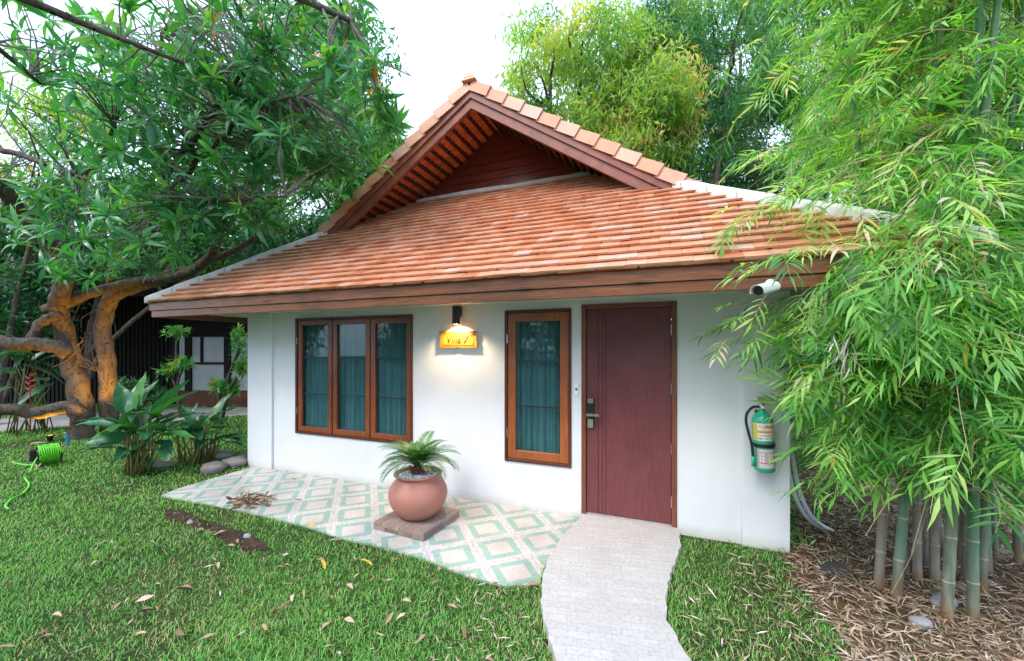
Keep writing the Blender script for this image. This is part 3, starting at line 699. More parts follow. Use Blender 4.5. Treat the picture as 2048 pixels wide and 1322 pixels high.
me = letters('Fire', 0.034, 0.0004, 0.2, 0.0002)
def wrap(xo, zo):
    def f(x, y, z):
        a = R(-90)+(x+xo)/rr; r_ = rr+.002+z; return (r_*math.cos(a), r_*math.sin(a), y+zo)
    return f
place_letters(me, wrap(-.024, .368), 'lettering', M_or, fe)
place_letters(letters('Ade', 0.040, 0.0004, 0.25, 0.0006), wrap(.028, .368), 'lettering', M_rp, fe)
MB().box(-.03, .03, .078, .092, .19, .4898).box(-.012, .012, .03, .0918, .475, .49).build('wall_bracket', M_steel, fe)

# ------------------------------------------------------------------ security camera under the eave
cc = empty('security_camera', tuple(at(1546, 568, 2.62)), label='white bullet security camera hung from the eave fascia', cat='security camera')
cc.rotation_euler = (0, 0, YAW+R(28)); cc.scale = (1.1,)*3
M_wp = simple('white_enamel', (0.74, 0.75, 0.76), 0.35)
Mx = Matrix.Rotation(R(-13), 4, 'Y')
def rot(vs): return [Mx @ Vector(v) for v in vs]
b = MB(); b.lathe([(0, .0), (.031, .0), (.031, .025), (.024, .034), (0, .034)], 0, 0, 22); 
b.v = [(x, z, -y) for x, y, z in b.v]; b.build('mount', M_wp, cc, smooth=False)
MB().tube([(0, -.0, 0), (-.02, -.02, -.005), (-.045, -.03, -.012)], .012, 10).build('arm', M_wp, cc)
b = MB(); prof = [(.034*math.cos(a*math.pi/8), .030*math.sin(a*math.pi/8)) for a in range(16)]
ang = [(-.20-.012*(1 if p[1] > 0 else -1)*0, p[0]-.03, p[1]-.012) for p in prof]
b.hexa(rot([(-.195, p[0]-.03, p[1]-.012) for p in prof]), rot([(-.04, p[0]-.03, p[1]-.012) for p in prof])); b.build('camera_body', M_wp, cc, bevel=.002)
b = MB(); prof2 = [(.040*math.cos(a*math.pi/8), .036*math.sin(a*math.pi/8)) for a in range(9)]+[(-.040, -.012), (-.037, -.012)]+[(.037*math.cos(a*math.pi/8), .033*math.sin(a*math.pi/8)) for a in range(8, -1, -1)]+[(.037, -.012), (.040, -.012)]
b.hexa(rot([(-.222, p[0]-.03, p[1]-.012) for p in prof2]), rot([(-.06, p[0]-.03, p[1]-.012) for p in prof2])); b.build('sun_shield', M_wp, cc)
b = MB(); b.hexa(rot([(-.200, p[0]*.9-.03, p[1]*.9-.012) for p in prof]), rot([(-.1955, p[0]*.9-.03, p[1]*.9-.012) for p in prof])); b.build('lens_face', M_black, cc)
MB().tube([Vector((-.012, .0, -.02)), (.005, .02, -.035), (.03, .03, -.01), (.03, .04, .03)], .004, 6).build('cable', M_wp, cc)

# ------------------------------------------------------------------ junction box and conduits round the corner
jb = MB().box(0.001, .052, -.035, .045, -.085, .085).build('junction_box', simple('grey_plastic_box', (0.66, 0.69, 0.72), .4), None, bevel=.004, label='pale plastic junction box on the villa corner beside the extinguisher', cat='junction box')
jb.location = (SR, 0.09, 0.94)
MB().tube([(.026, .0, .085), (.026, .0, .10), (.05, 0, .115)], .009, 8).build('cable_gland', M_wp, jb)
M_pvc = simple('pale_pvc', (0.66, 0.70, 0.75), 0.45)
for i, dx in enumerate((0, .045)):
    P = [(SR+.02+dx*.4, .10, .85), (SR+.035+dx, .14, .62), (SR+.10+dx, .22, .36), (SR+.21+dx, .35, .14), (SR+.33+dx, .47, .02), (SR+.44+dx, .58, -.055)]
    o = MB().tube(smooth_pts(P), .0165, 10).build('conduit', M_pvc, None, smooth=True, label=('outer' if i else 'inner')+' one of the two pale conduits curving from the villa corner to the soil', cat='conduit', group='pale conduits by the villa corner')

# ------------------------------------------------------------------ plinth, pot, cycad
plx, ply, prz = -2.235, -0.69, R(-4)
pl = empty('brick_plinth', (plx, ply, PZ+.0005), prz, label='low square brick plinth under the clay pot', cat='plinth')
M_brick = rnd_mat('weathered_brick', [(0, (0.20, 0.155, 0.14)), (.5, (0.36, 0.25, 0.20)), (1, (0.45, 0.34, 0.29))], .85, 6, .5, .6, .2, (5, (.16, .15, .15), .5, .7))
b = MB(); h = .287; 
def brick(x0, x1, y0, y1, z0, z1): b.box(x0+.002, x1-.002, y0+.002, y1-.002, z0, z1-.0015, random.random())
for lay in range(2):
    z0 = lay*.036; zz = z0+.0355
    if lay == 0:
        for j in range(2):
            for i in range(4): brick(-h+i*.1435, -h+(i+1)*.1435, -h+j*h, -h+(j+1)*h, z0, zz)
    else:
        for j in range(4):
            o_ = .0 if j % 2 else -.12
            xs_ = [-h, -h+.21+o_, -h+.42+o_, h] if o_ else [-h, 0, h]
            for a, c in zip(xs_, xs_[1:]): brick(a, c, -h+j*.1435, -h+(j+1)*.1435, z0, zz)
b.build('bricks', M_brick, pl, bevel=.003)
PT = PZ+.0725
M_clay = simple('terracotta_clay', (0.41, 0.165, 0.12), .55, scale=3, amt=.14, bmp=.08, detail=6, bscale=60)
pot = empty('clay_pot', (plx, ply, PT), label='round terracotta pot with white pebbles on the brick plinth', cat='pot')
prof = [(.0, .0), (.13, .0), (.155, .008), (.205, .05), (.25, .115), (.272, .18), (.276, .22), (.268, .265), (.245, .31), (.215, .345), (.198, .362), (.195, .372), (.205, .385), (.222, .396), (.228, .404), (.222, .411), (.208, .410), (.196, .402), (.188, .388), (.188, .365), (0, .365)]
MB().lathe(prof, n=64).build('pot_body', M_clay, pot, smooth=True)
ico = bmesh.new(); bmesh.ops.create_icosphere(ico, subdivisions=1, radius=1); iv = np.array([v.co[:] for v in ico.verts]); ifc = np.array([[v.index for v in f.verts] for f in ico.faces]); ico.free()
def pebbles(name, pos, sc, mat, parent=None, **kw):
    n = len(pos); iv2 = iv*(1+rng.normal(size=(len(iv), 1))*.12)
    v, f, r_ = inst(iv2, ifc, np.full(len(iv), .5), pos, frames(unit(n), unit(n)), sc, rng.random(n), 0); return np_mesh(name, v, f, r_, mat, parent, smooth=True, **kw)
n = 420; a = rng.random(n)*6.283; q = np.sqrt(rng.random(n))*.185
pos = np.stack((q*np.cos(a), q*np.sin(a), .374+.018*(1-(q/.185)**2)+rng.random(n)*.008), 1)
pebbles('pebbles', pos, np.stack([rng.uniform(.007, .014, n) for _ in range(3)], 1), rnd_mat('white_marble_chips', [(0, (.45, .46, .48)), (.4, (.68, .69, .70)), (1, (.80, .80, .79))], .6), pot, kind='stuff')
cy = empty('cycad', (plx, ply, PT+.375), label='small sago cycad with arching fronds in the clay pot', cat='plant')
b = MB().lathe([(0, 0), (.05, 0), (.062, .03), (.055, .07), (.03, .10), (0, .11)], n=14); b.build('trunk', simple('shaggy_trunk', (.07, .045, .03), .95, scale=30, amt=.6, bmp=1), cy)
b = MB()
for i in range(34):
    a = i*2.4; zz = .02+.07*(i/34); r0 = .055
    b.tube([(r0*.8*math.cos(a), r0*.8*math.sin(a), zz), (r0*1.5*math.cos(a), r0*1.5*math.sin(a), zz+.02), (r0*1.9*math.cos(a), r0*1.9*math.sin(a), zz+.005)], [.008, .006, .002], 5, r=random.random())
b.build('leaf_stubs', rnd_mat('tan_stubs', [(0, (.10, .055, .03)), (1, (.36, .22, .11))], .9), cy)
M_cyc = leaf_mat('cycad_green', [(0, (.018, .075, .022)), (.5, (.04, .14, .035)), (.85, (.09, .22, .05)), (1, (.30, .28, .09))], .35, .15)
lt = leaf_t(1, .12, .15, .3, 2, .35)
allp = []; stems = MB()
for i in range(30):
    a = i*2.39996+random.uniform(-.15, .15); el = R(80-52*(i/29)**0.6+random.uniform(-5, 5)); L = random.uniform(.36, .46)*(0.62 if i < 6 else 1); bend = .8+.85*(i/29)
    N = 44; pts = []; p = np.array((0, 0, .09)); cur = el; 
    for k in range(N):
        pts.append(p.copy()); p = p+np.array((math.cos(a)*math.cos(cur), math.sin(a)*math.cos(cur), math.sin(cur)))*L/N; cur -= bend/N*(0.5+1.2*k/N)
    pts = np.array(pts); tg = np.gradient(pts, axis=0); tg /= np.linalg.norm(tg, axis=1, keepdims=True)
    side = np.array((-math.sin(a), math.cos(a), 0)); up = np.cross(tg, side[None]); up *= np.sign(up[:, 2:3]+1e-6)
    stems.tube([tuple(q) for q in pts[::4]], [.004-.003*k/9 for k in range(len(pts[::4]))], 4, r=.8)
    for sg in (-1, 1):
        u_ = np.arange(6, N)/N; sel = np.arange(6, N)
        d = side[None]*sg*.9+tg[sel]*(.45+.9*u_[:, None]**3)+up[sel]*.28
        ll = .085*np.sin(math.pi*np.clip(u_*0.93+.06, 0, 1))**.6+.012
        allp.append(inst(*lt[:2], lt[2], pts[sel], frames(d, up[sel]+rng.normal(size=(len(sel), 3))*.05), ll*rng.uniform(.9, 1.1, len(sel)), np.clip(rng.normal(.45+(.25 if i < 8 else 0), .12, len(sel)), 0, 1)))
stems.build('frond_stems', M_cyc, cy)
np_mesh('fronds', *cat(allp), M_cyc, cy)

# ------------------------------------------------------------------ leaf heap on the patio, stones
M_dry = rnd_mat('dry_leaf', [(0, (.13, .075, .045)), (.35, (.30, .20, .12)), (.7, (.46, .35, .25)), (1, (.58, .50, .44))], .6, spec=.3)
dl = leaf_t(1, .30, .18, .7, 4, .45, .15)
n = 210; c0 = G(505, 1004, PZ); a = rng.random(n)*6.283; q = np.sqrt(rng.random(n))
pos = np.stack((c0[0]+q*.25*np.cos(a), c0[1]+q*.17*np.sin(a), PZ+.006+.055*(1-q)*rng.random(n)), 1)
d = unit(n); d[:, 2] *= .22
np_mesh('leaf_heap', *inst(dl[0], dl[1], dl[2], pos, frames(d, unit(n)+(0, 0, 1.2)), rng.uniform(.05, .11, n), np.clip(rng.normal(.38, .22, n), 0, 1)), M_dry, kind='stuff', label='swept heap of dry brown leaves on the patterned patio', cat='leaf heap')
M_stone = simple('grey_river_stone', (0.17, 0.15, 0.135), .85, scale=5, amt=.4, bmp=.5)
def rock(px, py, w_, d_, h_, lab, g=None, name='stone', mat=M_stone):
    p = G(px, py); bmx = bmesh.new(); bmesh.ops.create_icosphere(bmx, subdivisions=3, radius=1)
    ph = [random.uniform(0, 6) for _ in range(6)]
    for v in bmx.verts:
        c = v.co; k_ = 1+.10*math.sin(2.3*c.x+ph[0])+.09*math.sin(3.1*c.y+ph[1])+.07*math.sin(4*c.z+ph[2])+.04*math.sin(7*c.x+5*c.y+ph[3])
        v.co = Vector((c.x*w_*k_, c.y*d_*k_, c.z*h_*k_))
    me = bpy.data.meshes.new(name); bmx.to_mesh(me); bmx.free(); me.shade_smooth()
    o = link(me, name, mat, None, label=lab, cat='stone', group=g); o.location = (p[0], p[1], GZ+h_*.62); o.rotation_euler = (0, 0, random.uniform(-.4, .4)+YAW); return o
gs = 'stones bordering the bed by the villa corner'
rock(428, 945, .17, .12, .085, 'flat oval stone at the left end of the row by the patio', gs)
rock(469, 934, .17, .12, .105, 'largest rounded stone in the row beside the white corner', gs)
rock(447, 918, .16, .11, .08, 'stone behind the two front stones under the leafy plant', gs)
rock(490, 918, .08, .07, .06, 'small stone touching the white villa corner', gs)
rock(418, 908, .13, .1, .07, 'stone half hidden among the plant stems behind the row', gs)
rock(320, 936, .15, .1, .06, 'dark low stone between the two leafy plants', gs)
rock(1545, 1215-10, .001, .001, .001, 'x') if False else None
M_pale = simple('pale_stone', (.27, .265, .27), .8, scale=8, amt=.25, bmp=.3)
rock(1885, 1212, .10, .05, .045, 'pale flat stone among the bamboo culms', 'stones in the bamboo bed', mat=M_pale)
rock(1843, 1254, .055, .045, .035, 'small grey stone in front of the bamboo culms', 'stones in the bamboo bed', mat=M_pale)
rock(1672, 1145, .13, .09, .03, 'dark flat stone at the edge of the bamboo litter', 'stones in the bamboo bed', mat=simple('dark_stone', (.06, .055, .055), .9, scale=6, amt=.3))
rock(495, 1075, .035, .028, .022, 'pale pebble lying in the bare soil patch', mat=M_pale)
rock(380, 1048, .028, .024, .022, 'whitish pebble at the upper end of the bare soil patch', mat=M_pale)

# ------------------------------------------------------------------ hose reel, tap
M_lime = simple('lime_hose', (0.12, 0.58, 0.02), .4, spec=.5)
M_navy = simple('navy_plastic', (0.010, 0.012, 0.022), .4)
M_cream = simple('cream_handle', (0.42, 0.30, 0.20), .5)
p = G(95, 930); hr = empty('hose_reel', tuple(p), YAW+R(-28),  label='green garden hose wound on a small reel with orange handles', cat='hose reel')
Rz = .19; hr.scale = (.85,)*3
b = MB(); turns = 9; pts = []
for layer in range(2):
    for i in range(turns*18+1):
        a = 2*math.pi*i/18; y_ = -.115+.23*(i/(turns*18)); y_ = y_ if layer == 0 else -y_
        rad = .135+.016*layer+.004*math.sin(a*1.3+layer); pts.append((rad*math.cos(a), y_, Rz+rad*math.sin(a)))
b.tube(pts, .0105, 7); b.build('wound_hose', M_lime, hr, smooth=True)
b = MB()
for y_ in (-.135, .127):
    b2 = MB().lathe([(0, 0), (.11, 0), (.115, .008), (0, .008)], n=26)
    b.add([(x, y_+z, Rz+y) for x, y, z in b2.v], b2.f)
    for k in range(5): a = k*1.2566; b.tube([(0, y_+.004, Rz), (.16*math.cos(a), y_+.004, Rz+.16*math.sin(a))], .010, 6)
    b.box(-.14, -.11, y_, y_+.012, -.0, .19); b.box(.11, .14, y_, y_+.012, 0, .19); b.box(-.14, .14, y_, y_+.012, .17, .2)
b.box(-.03, .03, -.2, -.136, Rz-.09, Rz+.09); b.build('frame', M_navy, hr)
b = MB().tube([(-.10, -.16, .19), (-.12, -.17, .33), (-.08, -.16, .385), (.0, -.10, .40), (.04, -.02, .385)], .013, 8); b.build('carry_handle', M_cream, hr, smooth=True)
MB().tube([(.08, -.14, .05), (.15, -.15, .02), (.24, -.16, .03), (.27, -.15, .065), (.25, -.13, .09)], .012, 8).build('foot', M_cream, hr, smooth=True)
MB().tube([(0, -.2, Rz), (0, -.235, Rz), (-.0, -.24, Rz+.07)], .009, 8).build('crank', M_cream, hr)
HP = [at(84, 905, 5.7), at(70, 922, 5.55), at(57, 945, 5.4)-(0, 0, .02), G(50, 958)+(0, 0, .012), G(58, 975)+(0, 0, .03), G(45, 990)+(0, 0, .014), G(25, 1002)+(0, 0, .03), G(11, 1014)+(0, 0, .014), G(18, 1021)+(0, 0, .012)]
b = MB().tube(smooth_pts(HP), .010, 8); tail = b.build('loose_hose', M_lime, None, smooth=True, label='loose lime garden hose trailing from the reel over the lawn', cat='hose')
MB().tube([tuple(G(18, 1021)+(0, 0, .012)), tuple(G(30, 1021)+(0, 0, .012))], .013, 10).build('connector', M_navy, tail)
MB().tube(smooth_pts([G(22, 925)+(0, 0, .012), G(45, 931)+(0, 0, .012), G(68, 932)+(0, 0, .014), tuple(p+np.array((0, 0, .03)))]), .010, 8).build('hose_end', M_lime, tail, smooth=True)
tp = empty('garden_tap', tuple(G(135, 892)), label='blue standpipe tap on the lawn beside the hose reel', cat='tap')
MB().tube([(0, 0, 0), (0, 0, .20)], .025, 12).build('pipe', simple('blue_pvc', (.03, .20, .36), .4), tp)
MB().tube([(0, 0, .20), (0, 0, .245)], .016, 10).tube([(0, 0, .225), (-.05, -.03, .225), (-.06, -.035, .20)], .010, 8).box(-.03, .03, -.006, .006, .25, .258).build('valve', simple('dull_brass', (.20, .19, .2), .4, .9), tp)

# ------------------------------------------------------------------ neighbouring house in the left background
nh = empty('neighbour_house', tuple(C(-9.5, 11.6, GZ)), YAW, label='dark timber slatted house with white lower walls behind the trees', cat='house')
M_dkwood = wood('blackened_timber', (0.003, 0.003, 0.003), (0.010, 0.007, 0.005), 2, .95, 4, .2)
M_nwall = simple('grey_white_wall', (0.42, 0.45, 0.47), .85, scale=2, amt=.12)
M_nroof = simple('old_brown_roof', (0.055, 0.032, 0.024), .8, scale=7, amt=.5, bmp=.8)
# local x right, y away; white walled wing on the right part (x 1.6 .. 5)
MB().box(-.15, 4.6, .0, .15, .44, 3.6).build('wall', M_nwall, nh); MB().box(-.2, 4.62, -.03, .16, 0, .42).build('wall_base', simple('red_oxide_band', (.13, .045, .03), .8, scale=4), nh)
b = MB()
for x_, w_ in ((.05, .18), (.50, .05), (1.18, .18), (2.6, .16)): b.box(x_, x_+w_, -.06, -.005, .44 if w_ > .1 else 1.27, 1.99)
b.box(.23, 1.18, -.05, -.004, 1.2, 1.26); b.box(-.15, 4.6, -.06, -.003, 2.0, 3.3)  # rail, then a dark board put in as the shade under the eave
b.build('timber_posts_and_eave_shade', M_dkwood, nh)
b = MB(); b.box(-6.8, -.21, .35, .42, 0, 3.5)
for i in range(52): x_ = -6.7+i*.124; b.box(x_, x_+.075, .2, .24, 0, 3.4)
for z_ in (.9, 1.9, 2.9): b.box(-6.7, -.22, .245, .30, z_, z_+.09)
for x_ in (-5, -2.6, -.5): b.box(x_, x_+.16, .06, .19, 0, 3.4)
b.build('slat_screen', M_dkwood, nh)
b = MB(); b.hexa([(-7.6, -1.5, 3.1), (5.2, -1.5, 3.1), (5.2, 3, 5.6), (-7.6, 3, 5.6)], [(-7.6, -1.5, 3.2), (5.2, -1.5, 3.2), (5.2, 3, 5.7), (-7.6, 3, 5.7)])
for i in range(46): x_ = -7.5+i*.275; b.tube([(x_, -1.52, 3.22), (x_, 3, 5.72)], .05, 5)
b.build('roof', M_nroof, nh)
MB().box(-7.6, 5.2, -1.56, -1.51, 2.98, 3.25).build('fascia', M_dkwood, nh)
MB().box(-7, 4.6, 3, 3.1, 0, 3.6).build('back_wall', M_dkwood, nh)
# garden wall behind the bamboo
gw = empty('garden_wall', tuple(C(6.6, 6.2, GZ)), YAW+R(30), label='plain grey rendered garden wall glimpsed behind the bamboo', cat='wall')
MB().box(-.4, 6, 0, .15, 0, 1.25).build('wall_face', simple('grey_render', (.33, .35, .38), .85, scale=2, amt=.2, bmp=.2), gw)
MB().box(-.42, 6, -.03, .18, 1.252, 1.32).build('coping', simple('coping_stone', (.30, .30, .31), .85, scale=4), gw)
# ------------------------------------------------------------------ trees
GREEN = [(0, (.016, .07, .028)), (.35, (.030, .125, .040)), (.65, (.055, .19, .045)), (.88, (.13, .28, .05)), (.95, (.38, .36, .05)), (1, (.42, .17, .04))]
M_mango = leaf_mat('mango_leaf', [(0, (.028, .14, .066)), (.45, (.060, .26, .095)), (.75, (.13, .38, .10)), (.93, (.28, .46, .08)), (.975, (.62, .52, .06)), (1, (.45, .16, .05))], .32, .35, .6)
def bark(name, a, c, sc=5, orange=False):
    m, nt, bs = new_mat(name); n = noise(nt, sc, 7, (3, 3, 1), rough=.65)
    col = ramp(nt, [(.3, a), (.7, c)], n)
    col = mixc(nt, col, tuple(x*.2 for x in a), ramp(nt, [(.60, (0, 0, 0)), (.68, (.9,)*3)], noise(nt, 16, 3)))
    nt.links.new(col, bs.inputs['Base Color']); bs.inputs['Roughness'].default_value = .9; bs.inputs['Specular IOR Level'].default_value = .2
    bump(nt, bs, noise(nt, 22, 6, (2.5, 2.5, 1)), .8, .02); return m
M_bark = bark('mango_bark', (.04, .034, .03), (.14, .115, .09))
M_bark2 = bark('grey_bark', (.05, .042, .034), (.15, .13, .11))
def rosette(L=1.0, n=12, seed=1, W=.205, seg=4):
    """whorl of drooping leaves round +z"""
    rs = np.random.default_rng(seed); vs = []; fs = []; r_ = []; nn = 0
    for i in range(n):
        a = i*2.4+rs.uniform(-.3, .3); el = rs.uniform(-.45, .95) if i > 2 else rs.uniform(.9, 1.3)
        l = L*rs.uniform(.5, 1.15); t = leaf_t(l, W*l*rs.uniform(.85, 1.15), rs.uniform(.25, .7), rs.uniform(.15, .45), seg, .42, rs.uniform(0, .12))
        d = np.array([[math.cos(a)*math.cos(el), math.sin(a)*math.cos(el), math.sin(el)]]); up = np.array([[0, 0, 1.]]) + rs.normal(size=(1, 3))*.35
        Rm = frames(d, up)[0]; base = np.array((0, 0, -.12*L*(i/n)))
        vs.append(t[0] @ Rm.T+base+d[0]*.03*L); fs.append(t[1]+nn); r_.append(np.full(len(t[0]), rs.random())); nn += len(t[0])
    return np.concatenate(vs), np.concatenate(fs), np.concatenate(r_)
ROS = [rosette(1, (7, 9, 12, 14, 10, 8, 11, 13, 6)[k], k) for k in range(9)]
ROSL = [rosette(1, 9, k+10, .26, 2) for k in range(4)]
def scatter(templates, pos, axis, size, rn, spread=.35):
    parts = []; pick = rng.integers(0, len(templates), len(pos)); spin = rng.random(len(pos))*6.283
    for k, t in enumerate(templates):
        s = pick == k
        if not s.any(): continue
        z = axis[s]/np.linalg.norm(axis[s], axis=1, keepdims=True); ref = unit(int(s.sum()))
        x = np.cross(ref, z); x /= np.linalg.norm(x, axis=1, keepdims=True); y = np.cross(z, x)
        parts.append(inst(t[0], t[1], t[2], pos[s], np.stack((x, y, z), 2), size[s], rn[s], spread))
    return cat(parts)
def ell(n, c, r, shell=0.0):
    """n points in an ellipsoid given in photographer axes (right, ahead, up)"""
    u = unit(n)*(shell+(1-shell)*rng.random((n, 1))**(1/3.))
    return np.array([C(c[0]+r[0]*a[0], c[1]+r[1]*a[1], c[2]+r[2]*a[2]) for a in u])
def grow(b, pts, r0, r1, n=10, lump=.06, jit=.0):
    P = smooth_pts(pts, 5); m = len(P); P = [p+Vector(rng.normal(size=3)*jit) for p in P]
    b.tube(P, [r0+(r1-r0)*(i/(m-1))**.8 for i in range(m)], n, lump=lump); return P
def twigs(b, centres, skel, rad=.006, maxd=1.6):
    sk = np.array([tuple(p) for p in skel])
    for c in centres:
        d = np.linalg.norm(sk-c, axis=1)+rng.random(len(sk))*.25; j = int(np.argmin(d)); q = sk[j]
        L = np.linalg.norm(c-q)
        if L > maxd: q = c+(q-c)/L*maxd*.5
        mid = (c+q)/2+rng.normal(size=3)*.08*L+np.array((0, 0, .05*L))
        b.tube([tuple(q), tuple(mid), tuple(c)], [rad*2.0, rad*1.4, rad*.8], 4, caps=False)

# -- the big mango tree on the left
mt = empty('mango_tree', tuple(at(190, 868, 7.7)*np.array((1, 1, 0))+np.array((0, 0, GZ))), label='big spreading mango tree with forked trunk lit orange at its foot', cat='tree')
ML = mt.location
def L_(p): return tuple(np.array(p)-np.array(ML))
k = 7.7
skel = []; 
def limb(name, pts, r0, r1, n=12, **kw):
    b = MB(); P = grow(b, [L_(at(*p)) for p in pts], r0*.84, r1*.84, n, .05, .012); skel.extend([np.array(q)+np.array(ML) for q in P]); return b.build(name, M_bark, mt, smooth=True)
b = MB(); P = grow(b, [L_(p) for p in [at(226, 905, k), at(220, 850, k), at(216, 780, k), at(214, 710, k), at(205, 650, k), at(222, 600, k-.1), at(250, 578, k-.2)]], .15, .115, 16, .045, .01); b.build('trunk', M_bark, mt, smooth=True); skel.extend([np.array(q)+np.array(ML) for q in P])
b = MB(); P = grow(b, [L_(p) for p in [at(170, 900, k-.3), at(166, 850, k-.3), at(158, 780, k-.25), at(140, 720, k-.2), at(128, 665, k-.2), at(118, 610, k-.4), at(128, 545, k-.7), at(95, 480, k-1.2)]], .185, .115, 16, .06, .012); b.build('trunk', M_bark, mt, smooth=True); skel.extend([np.array(q)+np.array(ML) for q in P])
limb('branch', [(140, 705, k-.3), (90, 690, k-.5), (30, 688, k-.7), (-80, 670, k-1)], .15, .13)
limb('branch', [(62, 690, k-.55), (78, 650, k-.5), (120, 625, k-.4)], .09, .10)
limb('branch', [(165, 838, k-.4), (140, 815, k-.5), (70, 825, k-.7), (10, 818, k-.9), (-80, 822, k-1.2)], .16, .10)
limb('branch', [(122, 600, k-.5), (132, 540, k-.7), (112, 490, k-1), (75, 470, k-1.1), (40, 420, k-1.5), (0, 370, k-1.9), (-60, 330, k-2.2)], .15, .11)
limb('branch', [(95, 480, k-1.2), (120, 430, k-1.6), (150, 380, k-2), (200, 320, k-2.4), (230, 250, k-2.7)], .08, .03)
limb('branch', [(250, 578, k-.2), (310, 562, k-.5), (380, 545, k-1.0), (430, 500, k-1.7), (440, 450, k-2.2)], .15, .05)
limb('branch', [(100, 620, k-.4), (170, 590, k-.4), (250, 568, k-.5), (340, 548, k-.7), (440, 512, k-1.2), (530, 470, k-2)], .14, .04)
limb('branch', [(220, 600, k), (228, 540, k-.3), (262, 480, k-.8), (300, 420, k-1.5), (330, 360, k-2), (370, 300, k-2.6), (420, 230, k-3)], .10, .035)
limb('branch', [(340, 380, k-2.2), (372, 350, k-2.5), (392, 320, k-2.6), (378, 296, k-2.7)], .045, .028)
limb('branch', [(330, 372, k-2.1), (300, 310, k-2.4), (280, 250, k-2.4), (300, 160, k-2.2), (330, 60, k-2.2)], .055, .02)
limb('branch', [(420, 300, k-2.8), (480, 240, k-3.2), (540, 210, k-3.4), (600, 190, k-3.5)], .03, .014)
limb('branch', [(300, 430, k-2.4), (400, 400, k-3), (500, 400, k-3.2), (570, 390, k-3.3)], .035, .014)
limb('branch', [(0, 300, k-2.6), (70, 320, k-2.8), (130, 340, k-2.9), (160, 350, k-3)], .045, .03)
limb('branch', [(420, 230, k-3), (500, 130, k-3.3), (590, 40, k-3.5), (700, 10, k-3.6)], .03, .015)
groups = [  # (right, ahead, up), radii, count
    ((-3.7, 4.9, 4.25), (1.5, 1.0, 1.15), 230), ((-2.4, 4.7, 4.45), (0.75, .7, 1.0), 75), ((-2.1, 4.6, 3.75), (.62, .6, .45), 42),
    ((-4.9, 5.2, 4.4), (1.4, 1.1, 1.4), 95), ((-3.2, 5.1, 3.35), (1.1, .5, .45), 95), ((-2.6, 5.2, 3.75), (.6, .5, .5), 40), ((-4.7, 4.9, 3.2), (1.2, .8, .5), 60),
    ((-5.6, 6.8, 5.6), (2.4, 1.2, 1.5), 80), ((-3.6, 6.6, 5.9), (2.0, 1.0, 1.4), 110), ((-7.0, 6.6, 4.0), (1.8, 1.0, 1.3), 70),
    ((-2.9, 4.3, 5.35), (1.3, .8, .5), 50), ((-2.75, 4.75, 3.15), (.55, .3, .3), 22), ((-2.35, 4.8, 3.05), (.3, .2, .3), 9), ((-5.6, 5.6, 2.7), (1.0, .6, .22), 14)]
cen = []
for c, r_, n in groups: cen.append(ell(n, c, r_, .25))
cen = np.concatenate(cen)
x_, y_ = Cinv(cen); pxx = 1024+800*x_/y_; pyy = 695-800*(cen[:, 2]-1.626)/y_
ok = (pyy < 560) & ~((cen[:, 1] > .2) & (cen[:, 2] < 2.9+0*cen[:, 1]) & (cen[:, 0] > -6.2))
cen = cen[ok]
roofz = np.where(cen[:, 0] > EL-.1, EZ+np.minimum(PS*(cen[:, 0]-EL), PF*(cen[:, 1]+OV))+.55, -9); cen = cen[cen[:, 2] > np.where(cen[:, 1] > -.6, roofz, -9)]; _x, _y = Cinv(cen); cen = cen[~((_x/_y > -.60) & (cen[:, 2] < 3.75))]
ax = rng.normal(size=cen.shape)*.45+np.array((0.1, -.45, .75))
near = Cinv(cen)[1] < 5.9
sz = rng.uniform(.15, .32, len(cen))
rn = np.clip(rng.normal(.42, .17, len(cen)), 0, .74)
M_twig = simple('grey_twig', (.16, .145, .12), .9, scale=20, amt=.3)
b = MB(); twigs(b, cen-np.array(ML), [np.array(q)-np.array(ML) for q in skel]); b.build('twigs', M_twig, mt)
v, f, r_ = scatter(ROS, cen, ax, sz, rn, .5); np_mesh('leaves', v-np.array(ML), f, r_, M_mango, mt)
# tangle of dry roots / orchids on the fork
b = MB()
for i in range(34):
    p = at(random.uniform(150, 225), random.uniform(600, 740), k-.4); q = p+rng.normal(size=3)*.12+np.array((0, 0, -.28)); mdl = (p+q)/2+rng.normal(size=3)*.07
    b.tube([L_(p), L_(mdl), L_(q)], [.004, .003, .002], 4, caps=False)
b.build('aerial_roots', simple('dry_root', (.13, .09, .06), .9), mt)

# -- overhanging nearer branch at the top (out of focus leaves)
nb = empty('overhanging_tree', tuple(C(-4.6, 1.6, GZ)), label='nearer tree whose leafy branch hangs across the upper left', cat='tree')
NL = np.array(nb.location); b = MB(); sk = []
for pts in ([C(-4.6, 1.6, GZ), C(-4.5, 1.7, 2.2), C(-4.1, 2.1, 4.0), C(-3.2, 2.9, 4.6), C(-2.2, 3.4, 4.75), C(-1.5, 3.7, 4.65)], [C(-4.1, 2.1, 4.0), C(-3.9, 2.9, 4.3), C(-3.6, 3.5, 4.4), C(-3.2, 3.9, 4.4)], [C(-4.1, 2.1, 4.0), C(-4.3, 3, 4.2), C(-4.6, 3.9, 4.2)]):
    big = pts[0][2] < 0
    P = grow(b, [tuple(p-NL) for p in pts], .16 if big else .05, .02 if big else .015, 10); sk += [np.array(q) for q in P[6:]]
b.build('trunk', M_bark2, nb, smooth=True)
cn = np.concatenate([ell(16, (-1.75, 3.8, 4.75), (.55, .3, .28)), ell(10, (-1.45, 3.7, 4.2), (.25, .25, .3)), ell(24, (-2.9, 3.8, 4.9), (.9, .4, .35)), ell(20, (-4.3, 3.9, 4.6), (.7, .4, .5)), ell(8, (-1.35, 4.1, 4.0), (.2, .25, .25))])-NL
